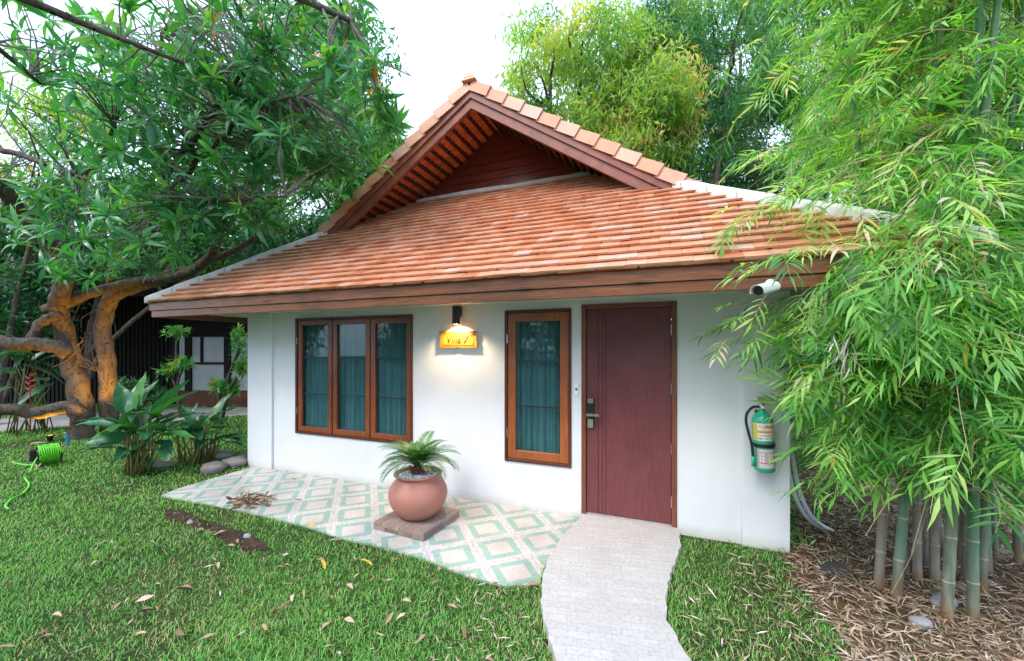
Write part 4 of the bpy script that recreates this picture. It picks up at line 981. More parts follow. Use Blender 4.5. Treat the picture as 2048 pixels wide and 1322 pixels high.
b = MB(); twigs(b, cn, sk, .005, .8); b.build('twigs', M_twig, nb)
v, f, r_ = scatter(ROS, cn, rng.normal(size=cn.shape)*.4+np.array((.1, -.2, .5)), rng.uniform(.2, .28, len(cn)), np.clip(rng.normal(.5, .2, len(cn)), 0, .9), .5); np_mesh('leaves', v, f, r_, M_mango, nb)

# -- background trees: clumped crowns of many small leaves
def sprig(n, seed, L=1.0, W=.3, down=.3):
    rs = np.random.default_rng(seed); vs = []; fs = []; r_ = []; nn = 0
    for i in range(n):
        l = rs.uniform(.5, 1)*.42*L; t = leaf_t(l, W*l, .3, .3, 2, .45)
        d = rs.normal(size=(1, 3)); d[0, 2] -= down*1.5; base = rs.normal(size=3)*.28*L
        Rm = frames(d/np.linalg.norm(d), rs.normal(size=(1, 3))*.6+np.array([[0, 0, 1.]]))[0]
        vs.append(t[0] @ Rm.T+base); fs.append(t[1]+nn); r_.append(np.full(len(t[0]), rs.random())); nn += len(t[0])
    return np.concatenate(vs), np.concatenate(fs), np.concatenate(r_)
SPR = [sprig(16, k, 1, .3, .5) for k in range(4)]; SPRF = [sprig(34, k+20, 1, .25, .2) for k in range(4)]; SPRL = [sprig(12, k+40, 1, .2, .9) for k in range(4)]
def tree(label, base, top, crown, mat, templ, size, rn0, rsp=.16, branches=9, clumps=60, per=14, cl=.55, tr=.16, barkm=None, name='tree'):
    """base (right, ahead); crown list of (centre, radii)"""
    B = C(base[0], base[1], GZ); root = empty(name, tuple(B), label=label, cat='tree')
    b = MB(); cc = [np.array(c[0]) for c in crown]; sk = []
    for ci, c in enumerate(cc):
        tip = C(*c)-B; mid = np.array((tip[0]*.25, tip[1]*.25, tip[2]*.5))+rng.normal(size=3)*.25
        P = grow(b, [(rng.normal()*.05, rng.normal()*.05, 0), tuple(mid), tuple(tip)], tr*(1 if ci == 0 else .6), tr*.22, 9); sk += [np.array(q) for q in P]
    cents = []
    for c in crown: cents.append(ell(max(4, int(clumps*c[2] if len(c) > 2 else clumps)), c[0], c[1], .55)-B)
    cents = np.concatenate(cents); ska = np.array(sk)
    for q in cents[::max(1, len(cents)//(branches*3))]:
        j = int(np.argmin(np.linalg.norm(ska-q, axis=1)+(ska[:, 2] > q[2])*2)); s = ska[j]
        grow(b, [tuple(s), tuple((s+q)/2+rng.normal(size=3)*.2), tuple(q)], tr*.22, .012, 5)
    b.build('trunk', barkm or M_bark2, root, smooth=True)
    pos = np.repeat(cents, per, axis=0); cr = np.repeat(rng.normal(0, rsp, len(cents)), per)
    pos = pos+unit(len(pos))*(rng.random((len(pos), 1))**.5)*cl*np.array((1, 1, .6))
    v, f, r_ = scatter(templ, pos, rng.normal(size=pos.shape)*.3+np.array((0, 0, 1)), size*rng.uniform(.7, 1.2, len(pos)), np.clip(rn0+cr+rng.normal(0, .07, len(pos)), 0, 1), .35)
    np_mesh('crown', v, f, r_, mat, root, smooth=False); return root
M_yg = leaf_mat('yellow_green_leaf', [(0, (.06, .18, .04)), (.4, (.18, .34, .07)), (.7, (.36, .46, .11)), (.9, (.55, .46, .16)), (1, (.62, .32, .16))], .45, .45)
M_dg = leaf_mat('deep_green_leaf', [(0, (.018, .085, .04)), (.5, (.045, .18, .07)), (.85, (.11, .28, .08)), (1, (.25, .36, .10))], .4, .35)
M_fe = leaf_mat('feathery_leaf', [(0, (.05, .13, .07)), (.5, (.11, .25, .12)), (1, (.22, .36, .16))], .5, .35)
M_br = leaf_mat('bright_leaf', [(0, (.04, .15, .03)), (.5, (.10, .28, .05)), (.85, (.22, .40, .07)), (1, (.45, .40, .08))], .45, .4)
tree('yellow green flushing tree right behind the gable peak', (2.0, 13.5), 0, [((2.0, 11.5, 9.6), (2.2, 1.4, 2.0)), ((3.6, 11.5, 8.6), (1.5, 1.3, 2.2), 1.1), ((1.1, 11.6, 9.4), (1.1, 1, 1.2), .35), ((3.0, 11.2, 6.6), (1.1, .9, 1.0), .4)], M_yg, SPRL, .72, .55, .24, clumps=58, per=13, cl=.5, tr=.24)
tree('tall deep green tree above the right roof slope', (5.6, 12.5), 0, [((4.6, 12.3, 10.2), (1.5, 1.2, 2.2)), ((5.0, 12, 9.8), (1.7, 1.3, 2.6)), ((6.6, 12, 10.5), (1.8, 1.3, 1.8), .7), ((4.6, 12, 7.2), (.8, .9, 1.0), .35)], M_dg, SPRL, .70, .62, .22, clumps=44, per=10, cl=.5, tr=.26)
tree('airy fine leaved tree with dark limbs behind the right hip', (8.5, 15.5), 0, [((4.6, 14.8, 9.5), (1.8, 1.2, 2.6)), ((7.0, 14.5, 8.2), (2.2, 1.4, 2.4)), ((9.3, 14.5, 8.6), (2.2, 1.4, 2.8)), ((11.5, 14, 7.5), (2.0, 1.4, 3.0)), ((8.3, 14.5, 12.3), (2.8, 1.4, 2.2)), ((11.5, 14.5, 12), (2.5, 1.4, 2.5)), ((6.2, 14.5, 6.2), (1.4, 1, .8), .4)], M_fe, SPRF, .75, .5, .2, clumps=50, per=8, cl=.7, tr=.22)
tree('bright green tree behind the bamboo at the right edge', (11.5, 10.5), 0, [((9.6, 10, 7.6), (1.9, 1.2, 2.2)), ((12, 10, 8.2), (2.0, 1.3, 2.6)), ((10.6, 10, 4.6), (2.4, 1.2, 1.7)), ((12.6, 9, 3), (1.8, 1.3, 2.2))], M_br, SPR, .6, .5, .16, clumps=52, per=12, cl=.55, tr=.2)
tree('leafy tree seen left of the gable roof beyond the mango tree', (-4.2, 13.0), 0, [((-4.5, 12, 7.3), (1.3, 1.0, 1.5), 1.4), ((-3.8, 12.2, 6.3), (.9, .9, 1.6), 1.4), ((-6.0, 12, 6.6), (1.5, 1.1, 2.4)), ((-4.6, 12, 4.8), (1.4, .9, 1.1), .7)], M_br, SPR, .52, .35, .16, clumps=52, per=13, cl=.42, tr=.18)
tree('tall tree filling the sky behind the mango crown', (-8.5, 13.0), 0, [((-7.4, 12, 9.2), (2.6, 1.2, 2.4)), ((-10.5, 12, 7.5), (2.6, 1.2, 3.0)), ((-5.2, 12, 9.6), (1.5, 1, 1.9), .7)], M_dg, SPR, .62, .5, .16, clumps=46, per=11, cl=.6, tr=.26)
tree('dark shady tree standing before the slatted house', (-10.5, 9.8), 0, [((-9.5, 9.6, 4.4), (2.6, .9, 1.1)), ((-6.5, 9.8, 4.4), (2.2, .8, .9), .8), ((-12, 9.3, 3.6), (1.8, 1, 1.8), .8)], M_dg, SPR, .5, .25, .12, clumps=80, per=12, cl=.45, tr=.14)
tree('yellow leaved thicket behind the upper left boughs', (-11.3, 8.8), 0, [((-9.6, 8.6, 6.4), (.9, .6, .7)), ((-10.2, 8.6, 5.2), (.8, .6, .5), .6)], M_yg, SPRL, .42, .62, .1, clumps=26, per=12, cl=.35, tr=.08)
tree('pale green shrub tree far behind the villa on the right', (9, 19), 0, [((8, 18.5, 4.5), (4, 1.2, 1.6)), ((14, 18.5, 5), (4, 1.2, 2))], M_fe, SPR, .8, .6, .15, clumps=60, per=9, cl=.7, tr=.15)
# garden trees behind the photographer, mirrored in the window panes
for (bx, by, lab) in ((-9, -9, 'broad green garden tree behind the photographer to the left'), (-15, -5, 'broad green garden tree far to the left of the photographer'), (-20, 0, 'broad green garden tree at the far left end of the lawn'), (-3, -12, 'broad green garden tree straight behind the photographer')):
    tree(lab, (bx, by), 0, [((bx-1.5, by, 4.2), (2.8, 1.5, 2.6)), ((bx+2, by, 5.2), (2.8, 1.5, 2.8)), ((bx, by+.5, 2.0), (3.4, 1, 1.2), .7)], M_dg, SPR, .95, .5, .15, clumps=44, per=9, cl=.8, tr=.25)
tree('low leafy bush tree in the garden beyond the villa right corner', (4.9, 8.6), 0, [((4.4, 8.4, 2.0), (1.3, .7, 1.5)), ((6.4, 8.6, 2.2), (1.5, .7, 1.7)), ((3.6, 8.8, 2.9), (.9, .6, .7), .6)], M_dg, SPR, .42, .45, .16, clumps=56, per=12, cl=.4, tr=.08)
# a frangipani and small shrubs before the neighbouring house
def shrub(name, label, base, cents, mat, size, n, rn0, stem=.03, catn='shrub', templ=None, axis=(0, 0, 1)):
    B = np.array(base); o = empty(name, tuple(B), label=label, cat=catn); b = MB(); pts = []
    for c, r_ in cents:
        c = np.array(c)-B; grow(b, [(0, 0, 0), tuple(c*np.array((.3, .3, .55))+rng.normal(size=3)*.05), tuple(c)], stem, stem*.4, 8)
        pts.append(c+unit(n)*rng.random((n, 1))**.4*np.array(r_))
    b.build('stems', M_bark2, o, smooth=True); pts = np.concatenate(pts)
    v, f, q = scatter(templ or ROSL, pts, rng.normal(size=pts.shape)*.3+np.array(axis), np.full(len(pts), size)*rng.uniform(.7, 1.2, len(pts)), np.clip(rng.normal(rn0, .15, len(pts)), 0, .9), .4)
    np_mesh('leaves', v, f, q, mat, o); return o
def atg(px, py, k): p = at(px, py, k); return p
shrub('frangipani', 'slim frangipani with bushy leaves before the white background wall', at(362, 800, 9.6)*(1, 1, 0)+(0, 0, GZ), [(at(352, 665, 9.6), (.25, .2, .15)), (at(368, 728, 9.5), (.38, .25, .14)), (at(338, 740, 9.5), (.2, .2, .14))], M_mango, .22, 16, .6, .045)
shrub('small_tree', 'leaning small tree with tufted leaves beside the white villa corner', at(440, 805, 8.3)*(1, 1, 0)+(0, 0, GZ), [(at(482, 690, 8.1), (.17, .15, .42)), (at(487, 735, 8.1), (.15, .12, .22)), (at(440, 772, 8.2), (.22, .15, .16)), (at(462, 780, 8.2), (.15, .12, .14))], M_mango, .2, 20, .66, .06)
shrub('bush', 'low dark bush at the foot of the slatted house', at(270, 800, 9.4)*(1, 1, 0)+(0, 0, GZ), [(at(262, 780, 9.4), (.5, .25, .25)), (at(300, 790, 9.4), (.4, .25, .2))], M_dg, .3, 22, .3, .03)

# -- broad leaved ginger plants and heliconia
M_ging = leaf_mat('ginger_leaf', [(0, (.016, .085, .040)), (.5, (.032, .15, .055)), (.85, (.07, .25, .05)), (1, (.14, .38, .05))], .33, .2, .6)
M_stem = rnd_mat('ginger_stem', [(0, (.20, .085, .03)), (.5, (.13, .16, .04)), (1, (.06, .18, .04))], .6)
def blade(L, W, droop, seg=9):
    vs = []; 
    for i in range(seg+1):
        u = i/seg; wd = W*.5*(math.sin(math.pi*min(1, (u*.97+.02))**.72))**.9; ca = u*droop
        x = L*(u-.22*droop*u*u); z = L*(-.42*droop*u*u+.05*u)
        for s in (-1, -.5, 0, .5, 1): vs.append((x, s*wd, z+abs(s)*wd*.38+.010*math.sin(u*17+s*3)))
    fs = [(a*5+q, a*5+q+5, a*5+q+6, a*5+q+1) for a in range(seg) for q in range(4)]
    return np.array(vs), np.array(fs), np.full(len(vs), .5)
def leafy_clump(label, base, spec, mat=None, nstem=10, rb=.12, name='ginger_plant', stemr=.011):
    B = np.array(base); o = empty(name, tuple(B), label=label, cat='plant'); sb = MB(); parts = []
    for (dx, dz, az, L, W, el, dr) in spec:                   # leaf base offset in photographer axes, azimuth from the right
        f0 = np.array((dx*.9300, dx*.3676, 0)); p = f0+np.array((random.uniform(-.1, .1), random.uniform(-.1, .1), dz))
        a = YAW+R(az); d = np.array([[math.cos(a)*math.cos(R(el)), math.sin(a)*math.cos(R(el)), math.sin(R(el))]])
        parts.append(inst(*blade(L, W, dr), p[None], frames(d, np.array([[0, 0, 1.]])+rng.normal(size=(1, 3))*.25), np.array([1.]), np.array([min(1, max(0, random.gauss(.45, .2)))]), 0))
        g0 = np.array((random.uniform(-rb, rb), random.uniform(-rb, rb), 0)); sb.tube([tuple(g0), tuple((g0*.6+p*.4)*np.array((1, 1, 1.2))), tuple(p)], [stemr, stemr*.8, stemr*.5], 6, r=random.random())
    for i in range(nstem):
        g0 = np.array((random.uniform(-rb, rb), random.uniform(-rb, rb), 0)); h_ = random.uniform(.3, .62); sb.tube([tuple(g0), tuple(g0*1.2+np.array((0, 0, h_)))], [stemr*1.1, stemr*.7], 6, r=random.random()*.6)
    sb.build('stems', M_stem, o, smooth=True); np_mesh('leaves', *cat(parts), mat or M_ging, o); return o
sp = [(-.25, .62, 185, .62, .17, 18, .7), (-.2, .55, 178, .66, .15, 5, .55), (-.12, .42, 190, .62, .16, -2, .5), (-.22, .5, 205, .5, .17, -10, .5), (-.05, .80, 150, .55, .19, 62, .4), (.0, .72, 120, .60, .16, 70, .3),
      (.05, .75, 60, .62, .17, 66, .35), (.14, .72, 35, .72, .18, 58, .4), (.2, .70, 20, .78, .19, 45, .5), (.22, .62, 5, .7, .18, 30, .6), (.2, .5, -10, .62, .17, 12, .6), (.26, .46, -30, .5, .16, -5, .5),
      (-.05, .58, 250, .55, .17, 20, .8), (.05, .62, 280, .52, .17, 25, .9), (.12, .55, 310, .58, .17, 15, .7), (-.15, .66, 220, .5, .16, 30, .8), (.0, .40, 265, .42, .14, 0, .7), (.3, .42, -45, .42, .15, -20, .4),
      (-.3, .34, 200, .42, .11, 5, .5), (.1, .85, 95, .55, .16, 78, .2), (-.12, .72, 170, .5, .15, 40, .5), (.02, .30, 300, .3, .1, 30, .5)]
sp += [(random.uniform(-.25, .3), random.uniform(.35, .75), random.uniform(0, 360), random.uniform(.45, .65), random.uniform(.13, .18), random.uniform(0, 55), random.uniform(.4, .8)) for _ in range(14)]
leafy_clump('large broad leaved ginger clump in front of the lit tree trunk', G(275, 950), sp, nstem=12)
sp = [(.0, .55, 150, .5, .14, 45, .5), (.1, .6, 60, .55, .14, 60, .4), (.2, .58, 15, .6, .15, 35, .5), (.18, .48, -5, .58, .14, 15, .6), (.25, .38, -20, .55, .13, 0, .5), (.1, .45, -50, .45, .13, 10, .8), (-.1, .45, 200, .45, .13, 15, .6), (0, .5, 260, .4, .12, 30, .8),
      (.32, .34, -8, .55, .12, 12, .5), (.28, .3, 8, .6, .11, 22, .5), (.15, .36, 290, .4, .12, 0, .7), (-.15, .5, 120, .45, .12, 60, .3), (.35, .26, -25, .5, .11, 8, .4)]
sp += [(random.uniform(-.3, .35), random.uniform(.25, .6), random.uniform(0, 360), random.uniform(.35, .55), random.uniform(.10, .14), random.uniform(0, 55), random.uniform(.4, .8)) for _ in range(14)]
leafy_clump('smaller ginger clump by the stones at the villa corner', G(395, 925), sp, nstem=14, rb=.2)
sp = [(random.uniform(-.5, .5), random.uniform(.8, 1.7), random.uniform(0, 360), random.uniform(.6, .9), .17, random.uniform(-30, 60), random.uniform(.5, 1)) for _ in range(20)]
hel = leafy_clump('dark heliconia with a red flower under the low bough at the left edge', at(60, 850, 7.9)*(1, 1, 0)+(0, 0, GZ), sp, mat=leaf_mat('heliconia_leaf', [(0, (.015, .07, .03)), (1, (.04, .14, .05))], .35, .2), nstem=6, rb=.3, name='heliconia')
b = MB(); HB_ = np.array(hel.location); p0 = at(60, 762, 7.2)-HB_
for i in range(6):
    z_ = -.16+i*.05; sg = 1 if i % 2 else -1; rt = np.array((.93, .3676, 0))
    b.tube([tuple(p0+np.array((0, 0, z_))), tuple(p0+rt*sg*.05+np.array((0, 0, z_+.02))), tuple(p0+rt*sg*.10+np.array((0, 0, z_+.06)))], [.02, .016, .003], 6)
b.tube([tuple(p0+np.array((0, 0, -.9))), tuple(p0+np.array((0, 0, .15)))], .008, 5); b.build('flower', simple('red_bract', (.20, .018, .012), .5), hel)

# ground spots under the mango tree
def uplight(pos, target, energy, label, size=70):
    pos = Vector(pos); o = empty('ground_spotlight', tuple(pos), label=label, cat='spotlight', group='warm spotlights under the mango tree'); d = (Vector(target)-pos).normalized()
    M = d.to_track_quat('Z', 'Y').to_matrix().to_4x4()
    b = MB().lathe([(0, -.05), (.03, -.05), (.045, .03), (.045, .05), (.038, .05), (.038, .03), (0, .03)], n=18); b.v = [tuple(M @ Vector(v)+Vector((0, 0, .08))) for v in b.v]; b.build('housing', M_black, o)
    b = MB().lathe([(0, .031), (.037, .031), (.037, .034), (0, .034)], n=16); b.v = [tuple(M @ Vector(v)+Vector((0, 0, .08))) for v in b.v]
    m = bpy.data.materials.get('amber_lamp')
    if not m:
        m, _, bs = new_mat('amber_lamp'); bs.inputs['Emission Color'].default_value = (1, .5, .1, 1); bs.inputs['Emission Strength'].default_value = 25
    b.build('lamp_glass', m, o); MB().tube([(0, 0, 0), (0, 0, .08)], .008, 6).build('stake', M_black, o)
    l = bpy.data.lights.new('spot', 'SPOT'); l.energy = energy; l.color = (1, .46, .06); l.spot_size = R(size); l.spot_blend = .6; l.shadow_soft_size = .04
    lo = bpy.data.objects.new('spot_light', l); COL.objects.link(lo); lo.parent = o; lo.location = M @ Vector((0, 0, .04))+Vector((0, 0, .08)); lo.rotation_euler = (-d).to_track_quat('-Z', 'Y').to_euler() if False else d.to_track_quat('-Z', 'Y').to_euler()
uplight(tuple(at(250, 800, 7.2)*(1, 1, 0)+(0, 0, GZ)), at(226, 690, 7.62), 135, 'warm ground spotlight right of the mango trunk', 75)
uplight(tuple(at(196, 800, 6.95)*(1, 1, 0)+(0, 0, GZ)), at(160, 715, 7.4), 105, 'warm ground spotlight between the two mango trunks', 60)
uplight(G(100, 885), at(90, 690, 7.0), 45, 'warm ground spotlight under the low lying bough', 80)

# ------------------------------------------------------------------ bamboo
M_bam = leaf_mat('bamboo_leaf', [(0, (.022, .11, .025)), (.35, (.090, .30, .05)), (.7, (.24, .48, .11)), (.93, (.46, .60, .18)), (.965, (.55, .34, .06)), (1, (.60, .50, .40))], .42, .42, .5)
def bspray(n, seed):
    rs = np.random.default_rng(seed); vs = []; fs = []; r_ = []; nn = 0; L = 1.0
    for i in range(n):
        u = .25+.75*i/(n-1); sg = 1 if i % 2 else -1; x = L*u; z = -.30*u*u
        l = rs.uniform(.34, .66)*(1-.25*abs(u-.6)); ang = (1.1-.62*u)*sg*rs.uniform(.8, 1.15) if i < n-1 else 0
        t = leaf_t(l, .115*l*rs.uniform(.8, 1.3), rs.uniform(.1, .45), .25, 3, .3)
        d = np.array([[math.cos(ang), math.sin(ang), -.02-rs.uniform(0, .42)]]); Rm = frames(d, np.array([[0, 0, 1.]])+rs.normal(size=(1, 3))*.25)[0]
        vs.append(t[0] @ Rm.T+np.array((x*.75, 0, z))); fs.append(t[1]+nn); r_.append(np.full(len(t[0]), rs.random())); nn += len(t[0])
    st = []; 
    for i in range(5): u = i/4; st += [(u*.75, -.005, -.3*u*u), (u*.75, .005, -.3*u*u)]
    vs.append(np.array(st)); fs.append(np.array([(2*i, 2*i+2, 2*i+3, 2*i+1) for i in range(4)])+nn); r_.append(np.full(10, .85))
    return np.concatenate(vs), np.concatenate(fs), np.concatenate(r_)
BSP = [bspray(n, k) for k, n in enumerate((7, 9, 10, 8, 11, 6))]
def culm_mat():
    m, nt, bs = new_mat('bamboo_culm'); tc = nt.nodes.new('ShaderNodeTexCoord'); sx = nt.nodes.new('ShaderNodeSeparateXYZ'); nt.links.new(tc.outputs['Object'], sx.inputs[0])
    n = noise(nt, 6, 5, (1, 1, .35)); ad = nt.nodes.new('ShaderNodeMath'); ad.operation = 'MULTIPLY_ADD'; ad.inputs[1].default_value = .5; nt.links.new(n, ad.inputs[0]); nt.links.new(sx.outputs[2], ad.inputs[2])
    sc_ = nt.nodes.new('ShaderNodeMath'); sc_.operation = 'DIVIDE'; sc_.inputs[1].default_value = 3; nt.links.new(ad.outputs[0], sc_.inputs[0])
    a = nt.nodes.new('ShaderNodeAttribute'); a.attribute_name = 'rnd'
    green = ramp(nt, [(0.07, (.20, .10, .035)), (.125, (.20, .22, .16)), (.22, (.15, .24, .18)), (.34, (.05, .18, .06)), (.6, (.035, .13, .045)), (1, (.05, .17, .06))], sc_.outputs[0])
    tan = ramp(nt, [(0.07, (.20, .09, .03)), (.14, (.26, .24, .20)), (.3, (.26, .17, .11)), (.6, (.13, .15, .05)), (1, (.10, .15, .05))], sc_.outputs[0])
    cl_ = nt.nodes.new('ShaderNodeClamp'); nt.links.new(a.outputs['Fac'], cl_.inputs[0]); col = mixc(nt, green, tan, cl_.outputs[0]); gt = nt.nodes.new('ShaderNodeMath'); gt.operation = 'GREATER_THAN'; gt.inputs[1].default_value = 1.5; nt.links.new(a.outputs['Fac'], gt.inputs[0]); col = mixc(nt, col, (.34, .32, .26), gt.outputs[0]); st = noise(nt, 30, 4, (1, 1, .15))
    col = mixc(nt, col, ramp(nt, [(.3, (.65,)*3), (.6, (1.1,)*3)], st), 1.0, 'MULTIPLY')
    nt.links.new(col, bs.inputs['Base Color']); bs.inputs['Roughness'].default_value = .45; return m
M_culm = culm_mat(); M_node = simple('pale_node_ring', (.34, .32, .26), .8)
bc = empty('bamboo_clump', tuple(G(1860, 1190)), label='dense bamboo clump at the right with blue green culms and arching sprays', cat='bamboo')
BL = np.array(bc.location)
culms = [(1757, 1178, .036, .9, .19, .05), (1792, 1200, .036, 0, .21, .04), (1893, 1245, .036, .35, .13, .02), (1946, 1243, .035, 0, .05, .03), (1835, 1160, .034, .8, .15, .1), (1870, 1165, .036, .9, .14, .1),
         (1905, 1150, .034, .5, .12, .12), (1935, 1165, .036, .7, .08, .08), (1845, 1130, .03, .3, .1, .1), (1975, 1150, .034, .1, .12, .1), (1990, 1110, .028, .1, .06, .1), (2035, 1130, .034, 0, .0, .0), (2085, 1180, .036, .2, .1, .1), (1858, 1140, .03, .9, .02, .1), (1920, 1118, .03, .8, .16, .1), (1818, 1150, .026, .6, -.04, .1), (1965, 1190, .028, .3, .1, .02), (1888, 1120, .028, .95, -.06, .12)]
bc_pts = []
for i, (px, py, rad, tn, lx, ly) in enumerate(culms):
    rad *= .78; p0 = G(px, py)-BL; H = random.uniform(5.2, 6.6); h = 0; nd = MB(); b = MB(); zz = [0]; seg = .24
    while zz[-1] < H: zz.append(zz[-1]+seg*random.uniform(.92, 1.08)); seg = min(.42, seg+.03)
    def cp(z): 
        u = z/H; off = C(lx*u*3+.5*lx*u*u*6, ly*u*5, 0)-C(0, 0, 0); return np.array((p0[0]+off[0], p0[1]+off[1], z))
    pts = []; rd = []
    for a, c in zip(zz, zz[1:]):
        for q in (.0, .04, .5, .96):
            z_ = a+(c-a)*q; pts.append(tuple(cp(z_))); rd.append(rad*(1-.75*(z_/H)**1.5)*(1.07 if q == 0 else 1.0)*(1.12 if z_ < .02 else 1))
        nd.lathe([(rad*(1-.75*(a/H)**1.5)*1.04, a+.006), (rad*(1-.75*(a/H)**1.5)*1.10, a+.012), (rad*(1-.75*(a/H)**1.5)*1.04, a+.020)], cp(a)[0], cp(a)[1], 14)
    b.tube(pts, rd, 14, r=tn); b.add(nd.v, nd.f, 2.0); cu = b.build('culm', M_culm, bc, smooth=True)
    for z_ in zz[2:]:
        if z_ > .6: bc_pts.append((cp(z_), z_))
br = MB(); ps, dr, szs = [], [], []
def kept_open(wp):
    X_, Y_ = Cinv(wp); wz = wp[:, 2]; r_ = X_/Y_
    return ((wp[:, 0] < SR+.05) & (wp[:, 1] > -.12) & (wz < 2.2)) | (r_ < .50) | ((r_ < .75) & (wz < 1.22)) | ((r_ < .66) & (wz < 1.60)) | (Y_ < 1.2)
LIM = BL
def branch_out(p, dirc, L, up, nsp, thick=.004, s0=.28):
    """arching side branch carrying leaf sprays"""
    d = dirc/np.linalg.norm(dirc); pts = []; cur = np.array(p, float); v = d*1.0+np.array((0, 0, up)); n = 12
    for k_ in range(n+1):
        pts.append(cur.copy()); v = v/np.linalg.norm(v); cur = cur+v*L/n; v = v+np.array((0, 0, -.10))+rng.normal(size=3)*.08
    if LIM is not None:                                        # stop before the door path, the wall and the lens
        for q_ in range(len(pts)):
            if kept_open(pts[q_][None]+LIM)[0]: pts = pts[:q_]; break
        if len(pts) < 4: return
        nsp = max(2, int(nsp*(len(pts)-1)/n)); n = len(pts)-1
    tp_ = pts[::2]; br.tube([tuple(q) for q in tp_], [thick*(1-.7*i/6) for i in range(len(tp_))], 4, caps=False)
    for s in range(nsp):
        u = .22+.78*(s+.5*random.random())/nsp; j = min(n-1, int(u*n)); q = pts[j]+(pts[j+1]-pts[j])*(u*n-j); t = pts[j+1]-pts[j]; t = t/np.linalg.norm(t)
        side = np.cross(t, (0, 0, 1)); sg = 1 if s % 2 else -1
        ps.append(q); dr.append(t*.7+side*sg*random.uniform(.3, 1.0)+np.array((0, 0, random.uniform(-.25, .25)))); szs.append(s0*random.uniform(.75, 1.2))
def cdir(a, z=0): return np.array((math.cos(a+YAW), math.sin(a+YAW), z))
for (p, z_) in bc_pts:
    nb_ = 3
    for _ in range(nb_):
        a = random.choice([random.uniform(R(140), R(250)), random.uniform(R(-100), R(60)), random.uniform(R(90), R(300))])
        if z_ < 1.0 and random.random() < .3: continue
        branch_out(p, cdir(a), random.uniform(.5, 1.25), random.uniform(-.2, .7), random.randint(5, 9))
# longer arching branches reaching over the eave and toward the path
for (z_, a, L, up) in [(1.5, 182, 1.5, .45), (1.7, 175, 1.6, .5), (1.35, 190, 1.3, .4), (1.9, 178, 1.5, .3), (1.6, 200, 1.3, .4), (1.2, 185, 1.1, .3), (2.1, 170, 1.6, .3), (2.3, 185, 1.4, .3), (1.1, 200, 1.0, .35), (1.4, 215, 1.0, .4), (1.3, 230, .9, .5), (1.8, 240, .9, .3),
                       (2.6, 178, 1.5, .3), (2.9, 165, 1.6, .2), (3.2, 180, 1.6, .2), (2.4, 200, 1.2, .3), (1.6, 165, 1.5, .4), (1.45, 172, 1.4, .3), (1.0, 178, 1.1, .4), (1.25, 168, 1.3, .3), (.95, 215, .7, .4), (1.55, 225, .9, .35), (1.75, 210, 1.1, .4), (2.0, 222, 1.0, .3), (1.15, 240, .6, .5),
                       (1.05, 190, .9, .35), (1.35, 205, 1.1, .2), (1.65, 190, 1.3, .25), (1.95, 195, 1.3, .2), (2.25, 210, 1.2, .2), (2.1, 235, 1.0, .1), (1.5, 250, .8, .3)]:
    j = random.randrange(0, 6); px, py = culms[j][:2]; p = G(px, py)-BL; branch_out(np.array((p[0], p[1], z_)), cdir(R(a)), L, up, int(7*L+4), .005, .28)
for _ in range(34):
    px, py = culms[random.choice((0, 0, 1, 2, 4))][:2]; p = G(px, py)-BL; z_ = random.uniform(1.7, 2.7)
    branch_out(np.array((p[0], p[1], z_))+C(.15, 0, 0)-C(0, 0, 0), cdir(R(random.uniform(170, 222))), random.uniform(.9, 1.45), random.uniform(.0, .35), random.randint(7, 10), .004, .275)
for _ in range(42):
    px, py = culms[random.choice((0, 0, 1, 1, 2, 3))][:2]; p = G(px, py)-BL; z_ = random.uniform(2.0, 3.0)
    branch_out(np.array((p[0], p[1], z_))+C(.25, 0, 0)-C(0, 0, 0), cdir(R(random.uniform(165, 320))), random.uniform(.6, 1.35), random.uniform(-.25, .2), random.randint(7, 10), .004, .275)
for _ in range(30):
    px, py = culms[random.choice((1, 2, 3, 3, 5))][:2]; p = G(px, py)-BL; z_ = random.uniform(.9, 2.3)
    branch_out(np.array((p[0], p[1], z_)), cdir(R(random.uniform(190, 330))), random.uniform(.5, .95), random.uniform(.1, .5), random.randint(5, 8), .004, .26)
ps = np.array(ps); dr = np.array(dr); szs = np.array(szs)
world = ps+BL; X_, Y_ = Cinv(world); hit = (world[:, 0] < SR+.05) & (world[:, 1] > -.12) & (world[:, 2] < 2.2)     # keep out of the villa and off the lens
wz = world[:, 2]; roofc = (world[:, 0] < ER) & (world[:, 1] > -OV) & (wz > 2.0) & (wz < EZ+PF*(world[:, 1]+OV)+.12)
rat_ = X_/Y_; open_ = kept_open(world)    # nothing hangs over the door path or the extinguisher
okk = ~hit & ~roofc & ~open_ & (rng.random(len(wz)) < .95) & (Y_ > 1.2) & (wz > np.where(X_/Y_ > .84, .74, .50)+.32*rng.random(len(wz)))
ps, dr, szs = ps[okk], dr[okk], szs[okk]
print('sprays', len(ps))
br.build('branches', simple('straw_twig', (.30, .24, .12), .7, scale=10, amt=.3), bc)
pk = rng.integers(0, len(BSP), len(ps)); parts = []
for k_, t in enumerate(BSP):
    s = pk == k_; n = int(s.sum())
    parts.append(inst(t[0], t[1], t[2], ps[s], frames(dr[s], np.array((0, 0, 1.))+rng.normal(size=(n, 3))*.35), szs[s], np.clip(rng.normal(.5, .23, n), 0, .91), .6))
v, f, r_ = cat(parts); np_mesh('leaves', v, f, r_, M_bam, bc)
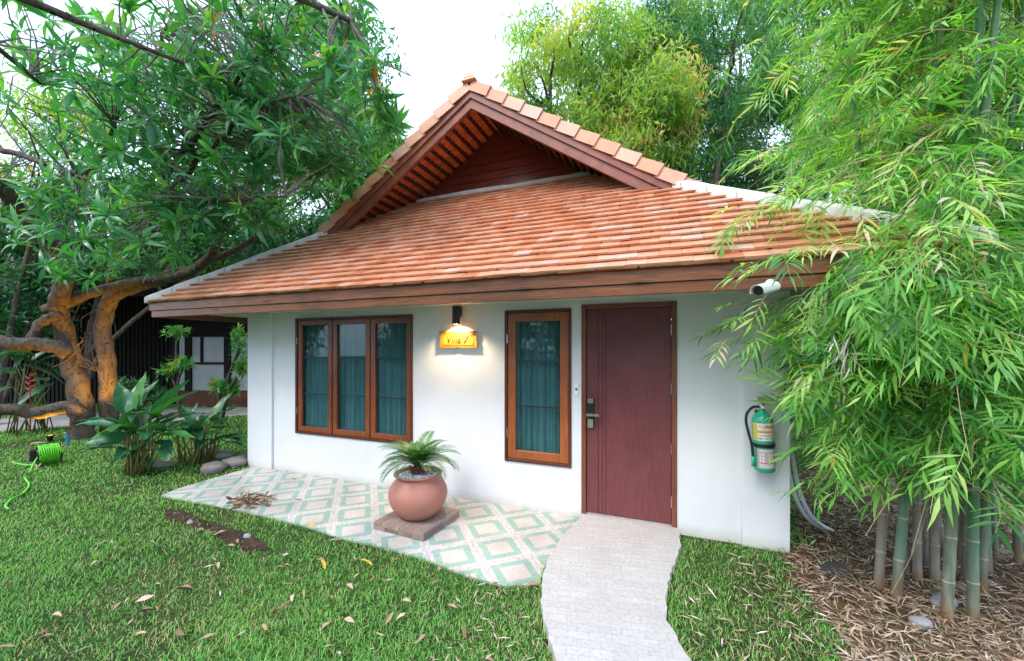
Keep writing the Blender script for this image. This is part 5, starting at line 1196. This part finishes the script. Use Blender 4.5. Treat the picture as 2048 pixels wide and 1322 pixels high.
# tuft of withered pale leaves caught in the sprays
n = 26; p = at(1680, 700, 2.15)-BL; d = rng.normal(size=(n, 3))*.35+np.array((-.1, 0, -1)); lw = leaf_t(1, .09, .2, .4, 3, .35)
np_mesh('withered_leaves', *inst(lw[0], lw[1], lw[2], p+rng.normal(size=(n, 3))*np.array((.05, .05, .06)), frames(d, unit(n)), rng.uniform(.09, .15, n), rng.random(n), .1), rnd_mat('withered', [(0, (.42, .38, .33)), (1, (.62, .58, .52))], .7), bc)

# second, finer bamboo further back on the right
LIM = None
b2 = empty('bamboo_clump', tuple(C(7.2, 6.6, GZ)), label='taller second bamboo clump further back behind the right eave', cat='bamboo')
B2 = np.array(b2.location); br = MB(); ps, dr, szs = [], [], []
for i in range(13):
    p0 = C(7.2+random.uniform(-1.5, 1.4), 6.6+random.uniform(-.5, .6), GZ)-B2; H = random.uniform(6.5, 8.5); lx = random.uniform(-.9, .5); ly = random.uniform(-.3, .3); cb_ = MB(); pts = []
    for q in range(15): u = q/14; o_ = C(lx*u*u*1.6, ly*u*u, 0)-C(0, 0, 0); pts.append(np.array((p0[0]+o_[0], p0[1]+o_[1], H*u)))
    cb_.tube([tuple(q) for q in pts], [.032*(1-.8*(k_/14)**1.4) for k_ in range(15)], 8, r=random.random()*.4); cb_.build('culm', M_culm, b2, smooth=True)
    for q in pts[3:]:
        for _ in range(random.choice((2, 3))): branch_out(q, cdir(random.uniform(0, 6.28)), random.uniform(.6, 1.3), random.uniform(-.1, .8), 7, .005, .30)
br.build('branches', M_twig, b2); ps = np.array(ps); dr = np.array(dr); szs = np.array(szs); print('sprays2', len(ps)); pk = rng.integers(0, len(BSP), len(ps)); parts = []
for k_, t in enumerate(BSP):
    s = pk == k_; n = int(s.sum()); parts.append(inst(t[0], t[1], t[2], ps[s], frames(dr[s], np.array((0, 0, 1.))+rng.normal(size=(n, 3))*.35), szs[s]*1.15, np.clip(rng.normal(.60, .2, n), 0, .93), .6))
np_mesh('leaves', *cat(parts), M_bam, b2)

# ------------------------------------------------------------------ grass, litter, fallen leaves
def ground_pts(n, x0, x1, y0, y1, power=1.0):
    """more points near the photographer than far away"""
    Y = y0*(y1/y0)**(rng.random(n)**power); X = (x0+(x1-x0)*rng.random(n))*Y; 
    p = np.stack((X*.930-Y*.3676, -3.91+X*.3676+Y*.930), 1); return p, Y
def n2(x, y, s, seed=0):
    rs = np.random.default_rng(seed); v = 0
    for k_ in range(7): a = rs.random()*6.28; fq = s*(.5+rs.random()*1.5); v = v+np.sin((x*math.cos(a)+y*math.sin(a))*fq+rs.random()*6.28)
    return v/7
villa_fp = [(SL-.02, -.03), (SR+.02, -.03), (SR+.02, BACK-.6), (SL-.02, BACK-.6)]
def free(p, m_soil=True):
    x, y = p[:, 0], p[:, 1]
    return ~in_poly(x, y, patio) & ~in_poly(x, y, path) & ~in_poly(x, y, villa_fp) & ~in_poly(x, y, LANE)
M_grass = leaf_mat('grass_blade', [(0, (.060, .20, .045)), (.45, (.155, .40, .080)), (.8, (.30, .54, .12)), (.92, (.46, .52, .19)), (.96, (.42, .33, .17)), (1, (.46, .34, .24))], .5, .3, .4)
gb = np.array([(0, -.5, 0), (0, .5, 0), (.45, -.45, .55), (.45, .45, .55), (1.05, -.28, .80), (1.05, .28, .80), (1.6, 0, .78)])
N = 330000
p, Y = ground_pts(N, -1.75, 1.75, 1.35, 13.0, .95)
k_ = free(p); p, Y = p[k_], Y[k_]
ns = n2(p[:, 0], p[:, 1], 2.5, 3); nl = n2(p[:, 0], p[:, 1], 9, 5)
soil = in_poly(p[:, 0], p[:, 1], SOILR); drt = in_poly(p[:, 0], p[:, 1], DIRT)
keep = rng.random(len(p)) < np.where(drt, .05, np.where(soil, np.clip(.03+.6*(ns-.25), 0.02, .5), np.clip(1.0+.9*nl, .3, 1)*np.where(n2(p[:, 0], p[:, 1], 2.3, 44) > .33, .55, 1)))
p, Y, ns, nl = p[keep], Y[keep], ns[keep], nl[keep]; n = len(p); print('blades', n)
a = rng.random(n)*6.283; tilt = rng.uniform(.25, 1.15, n)
ca, sa, ct, st = np.cos(a), np.sin(a), np.cos(tilt), np.sin(tilt)
ex = np.stack((ca*ct, sa*ct, -st*0+ca*0), 1); X3 = np.stack((ca, sa, 0*a), 1); Y3 = np.stack((-sa, ca, 0*a), 1); Z3 = np.stack((0*a, 0*a, 0*a+1), 1)
h = rng.uniform(.013, .032, n)*(1+.35*ns); wdt = rng.uniform(.003, .0055, n)*np.clip(Y/3, 1, 3.2); h = h*np.clip(Y/5, 1, 1.7)
def edge_d(p, poly):
    d = np.full(len(p), 9.); P = np.array([q[:2] for q in poly]); Q = np.roll(P, -1, 0)
    for a_, c_ in zip(P, Q):
        v_ = c_-a_; t_ = np.clip(((p-a_) @ v_)/max(1e-9, v_ @ v_), 0, 1); d = np.minimum(d, np.linalg.norm(p-a_-t_[:, None]*v_, axis=1))
    return d
h = h*(1+.9*np.exp(-(edge_d(p, path)/.05)**2)+.25*np.exp(-(edge_d(p, patio)/.05)**2))
V_ = (gb[None, :, 0:1]*(h*tilt)[:, None, None]*X3[:, None]+gb[None, :, 1:2]*wdt[:, None, None]*Y3[:, None]+gb[None, :, 2:3]*(h*1.25)[:, None, None]*Z3[:, None])
V_ = V_+np.stack((p[:, 0], p[:, 1], np.full(n, GZ-.002)), 1)[:, None]
F_ = np.array([(0, 1, 3, 2), (2, 3, 5, 4), (4, 5, 6, 6)]); F3 = np.array([(0, 1, 3), (0, 3, 2), (2, 3, 5), (2, 5, 4), (4, 5, 6)])
Ff = (F3[None]+(np.arange(n)*7)[:, None, None]).reshape(-1, 3)
dry = n2(p[:, 0], p[:, 1], 4, 8)
X_, _y = Cinv(np.concatenate((p, p[:, :1]), 1)); path_dry = np.clip(1-np.abs(X_/np.maximum(Y, .1)-.15)*2.5, 0, 1)*.10
rn = np.clip(rng.normal(.46, .19, n)+.12*dry+path_dry, 0, .93); rn = np.clip(rn+.14*n2(p[:, 0], p[:, 1], 1.1, 31), 0, .93); strawy = rng.random(n) < .07+.25*(n2(p[:, 0], p[:, 1], 2.3, 44) > .33)+.22*np.clip(dry, 0, 1)+1.6*path_dry; rn[strawy] = rng.uniform(.93, 1, int(strawy.sum()))
np_mesh('grass', V_.reshape(-1, 3), Ff, np.repeat(rn, 7), M_grass, kind='stuff')
# bamboo leaf litter
M_lit = rnd_mat('bamboo_litter', [(0, (.14, .085, .05)), (.4, (.34, .24, .155)), (.8, (.50, .38, .29)), (1, (.62, .53, .44))], .75)
p, Y = ground_pts(60000, .15, 1.75, 1.35, 9.5, .9); X_ = Cinv(np.concatenate((p, p[:, :1]), 1))[0]
k_ = free(p); p, Y, X_ = p[k_], Y[k_], X_[k_]
soil = in_poly(p[:, 0], p[:, 1], SOILR); dd = np.clip((X_-.75)/1.4, 0, 1); ns = n2(p[:, 0], p[:, 1], 6, 21)
keep = rng.random(len(p)) < np.where(soil, .78+.5*ns, np.clip(.012+.16*dd**1.5+.05*ns, .006, .3))
p, Y = p[keep], Y[keep]; n = len(p); print('litter', n)
d = unit(n); d[:, 2] *= .22; lw = leaf_t(1, .12, .1, .5, 2, .35)
np_mesh('bamboo_leaf_litter', *inst(lw[0], lw[1], lw[2], np.stack((p[:, 0], p[:, 1], GZ+.012+rng.random(n)*.022), 1), frames(d, np.array((0, 0, 1.))+rng.normal(size=(n, 3))*.4), rng.uniform(.035, .12, n)*.9, np.clip(rng.normal(.5, .3, n), 0, 1)), M_lit, kind='stuff')
# thin straw along the path edges and on the lawn near the path
p, Y = ground_pts(26000, -1.1, .75, 1.4, 6.0, .9); k_ = free(p); p, Y = p[k_], Y[k_]; X_ = Cinv(np.concatenate((p, p[:, :1]), 1))[0]
rat = X_/Y; keep = rng.random(len(p)) < np.clip(.10*np.exp(-((rat-.08)/.28)**2)+.012, 0, .3); p = p[keep]; n = len(p); d = unit(n); d[:, 2] *= .15
np_mesh('straw_litter', *inst(lw[0], lw[1], lw[2], np.stack((p[:, 0], p[:, 1], GZ+.022+rng.random(n)*.018), 1), frames(d, np.array((0, 0, 1.))+rng.normal(size=(n, 3))*.4), rng.uniform(.035, .095, n), np.clip(rng.normal(.7, .2, n), 0, 1)), M_lit, kind='stuff')
# individual fallen leaves
proto = []
for i in range(5):
    t = leaf_t(1, random.uniform(.24, .36), random.uniform(-.25, .3), random.uniform(.4, 1.0), 6, random.uniform(.4, .55), random.uniform(.05, .2))
    me_o = np_mesh('fallen_leaf', t[0], t[1], np.full(len(t[0]), (.10, .30, .45, .62, .78)[i]), M_dry); proto.append(me_o.data); bpy.data.objects.remove(me_o)
M_yl = simple('yellow_leaf', (.50, .36, .04), .5)
def fallen(x, y, z, L, rz, tilt, m, label, group):
    o = bpy.data.objects.new('fallen_leaf', proto[m % 5]); COL.objects.link(o); o.location = (x, y, z); o.scale = (L, L, L); o.rotation_euler = (random.uniform(-.5, .5), tilt, rz)
    tag(o, label, 'leaf', group); return o
fixed = [(540, 1238, .16, 25), (700, 1010, 0, 0), (770, 1262, .13, 80), (690, 1178, .12, -30), (560, 1122, .11, -5), (860, 1180, .10, 35), (630, 1130, .12, 0), (660, 1200, .1, -60), (800, 1212, .11, 0), (185, 1078, .11, 20), (60, 1290, .12, 40), (270, 1240, .14, 30), (420, 1080, .10, 10), (640, 1275, .14, 70), (790, 1255, .12, 45), (980, 1180, .09, 10), (350, 1190, .16, 15), (430, 1075, .11, 30)]
for i, (px, py, L, az) in enumerate(fixed):
    if not L: continue
    p = G(px, py); fallen(p[0], p[1], GZ+.034, L*.78, YAW+R(az), random.uniform(-.15, .05), i, 'curled dry brown leaf lying on the lawn', 'dry leaves fallen on the lawn')
p, Y = ground_pts(3000, -1.5, .1, 1.9, 8.0, 1.0); p = p[free(p)][:70]
for i, q in enumerate(p): fallen(q[0], q[1], GZ+.032, random.uniform(.045, .11), random.uniform(0, 6.28), random.uniform(-.3, .15), random.randrange(5), 'curled dry brown leaf lying on the lawn', 'dry leaves fallen on the lawn')
PLB = ['yellow leaf on the left tip of the patio', 'brown leaf lying by the far side of the leaf heap', 'lone leaf near the wall on the patio under the window', 'leaf at the far edge of the patio near the villa corner', 'dark leaf on the patio nearest the villa corner', 'upper of two small leaves on the patio under the wide window', 'lower of two small leaves on the patio under the wide window']
for i, (px, py, L, m) in enumerate([(372, 992, .09, 4), (604, 1002, .07, 0), (690, 958, .06, 1), (560, 944, .07, 0), (479, 960, .06, 0), (574, 947, .08, 2), (583, 959, .07, 3)]):
    p = G(px, py, PZ); fallen(p[0], p[1], PZ+.012, L, random.uniform(0, 6.28), 0, m, PLB[i], 'leaves on the patio')
for i, (px, py) in enumerate([(610, 1062), (745, 1142), (650, 1150)]):
    me = proto[2].copy(); me.materials.clear(); me.materials.append(M_yl); o = bpy.data.objects.new('fallen_leaf', me); COL.objects.link(o); p = G(px, py); o.location = (p[0], p[1], GZ+.04); o.scale = (.12,)*3; o.rotation_euler = (.2, -.1, random.uniform(0, 6)); tag(o, ['yellow leaf at the patio edge below the leaf heap', 'yellow leaf on the lawn halfway along the patio edge', 'yellow leaf lying deeper in the lawn beside brown ones'][i], 'leaf')
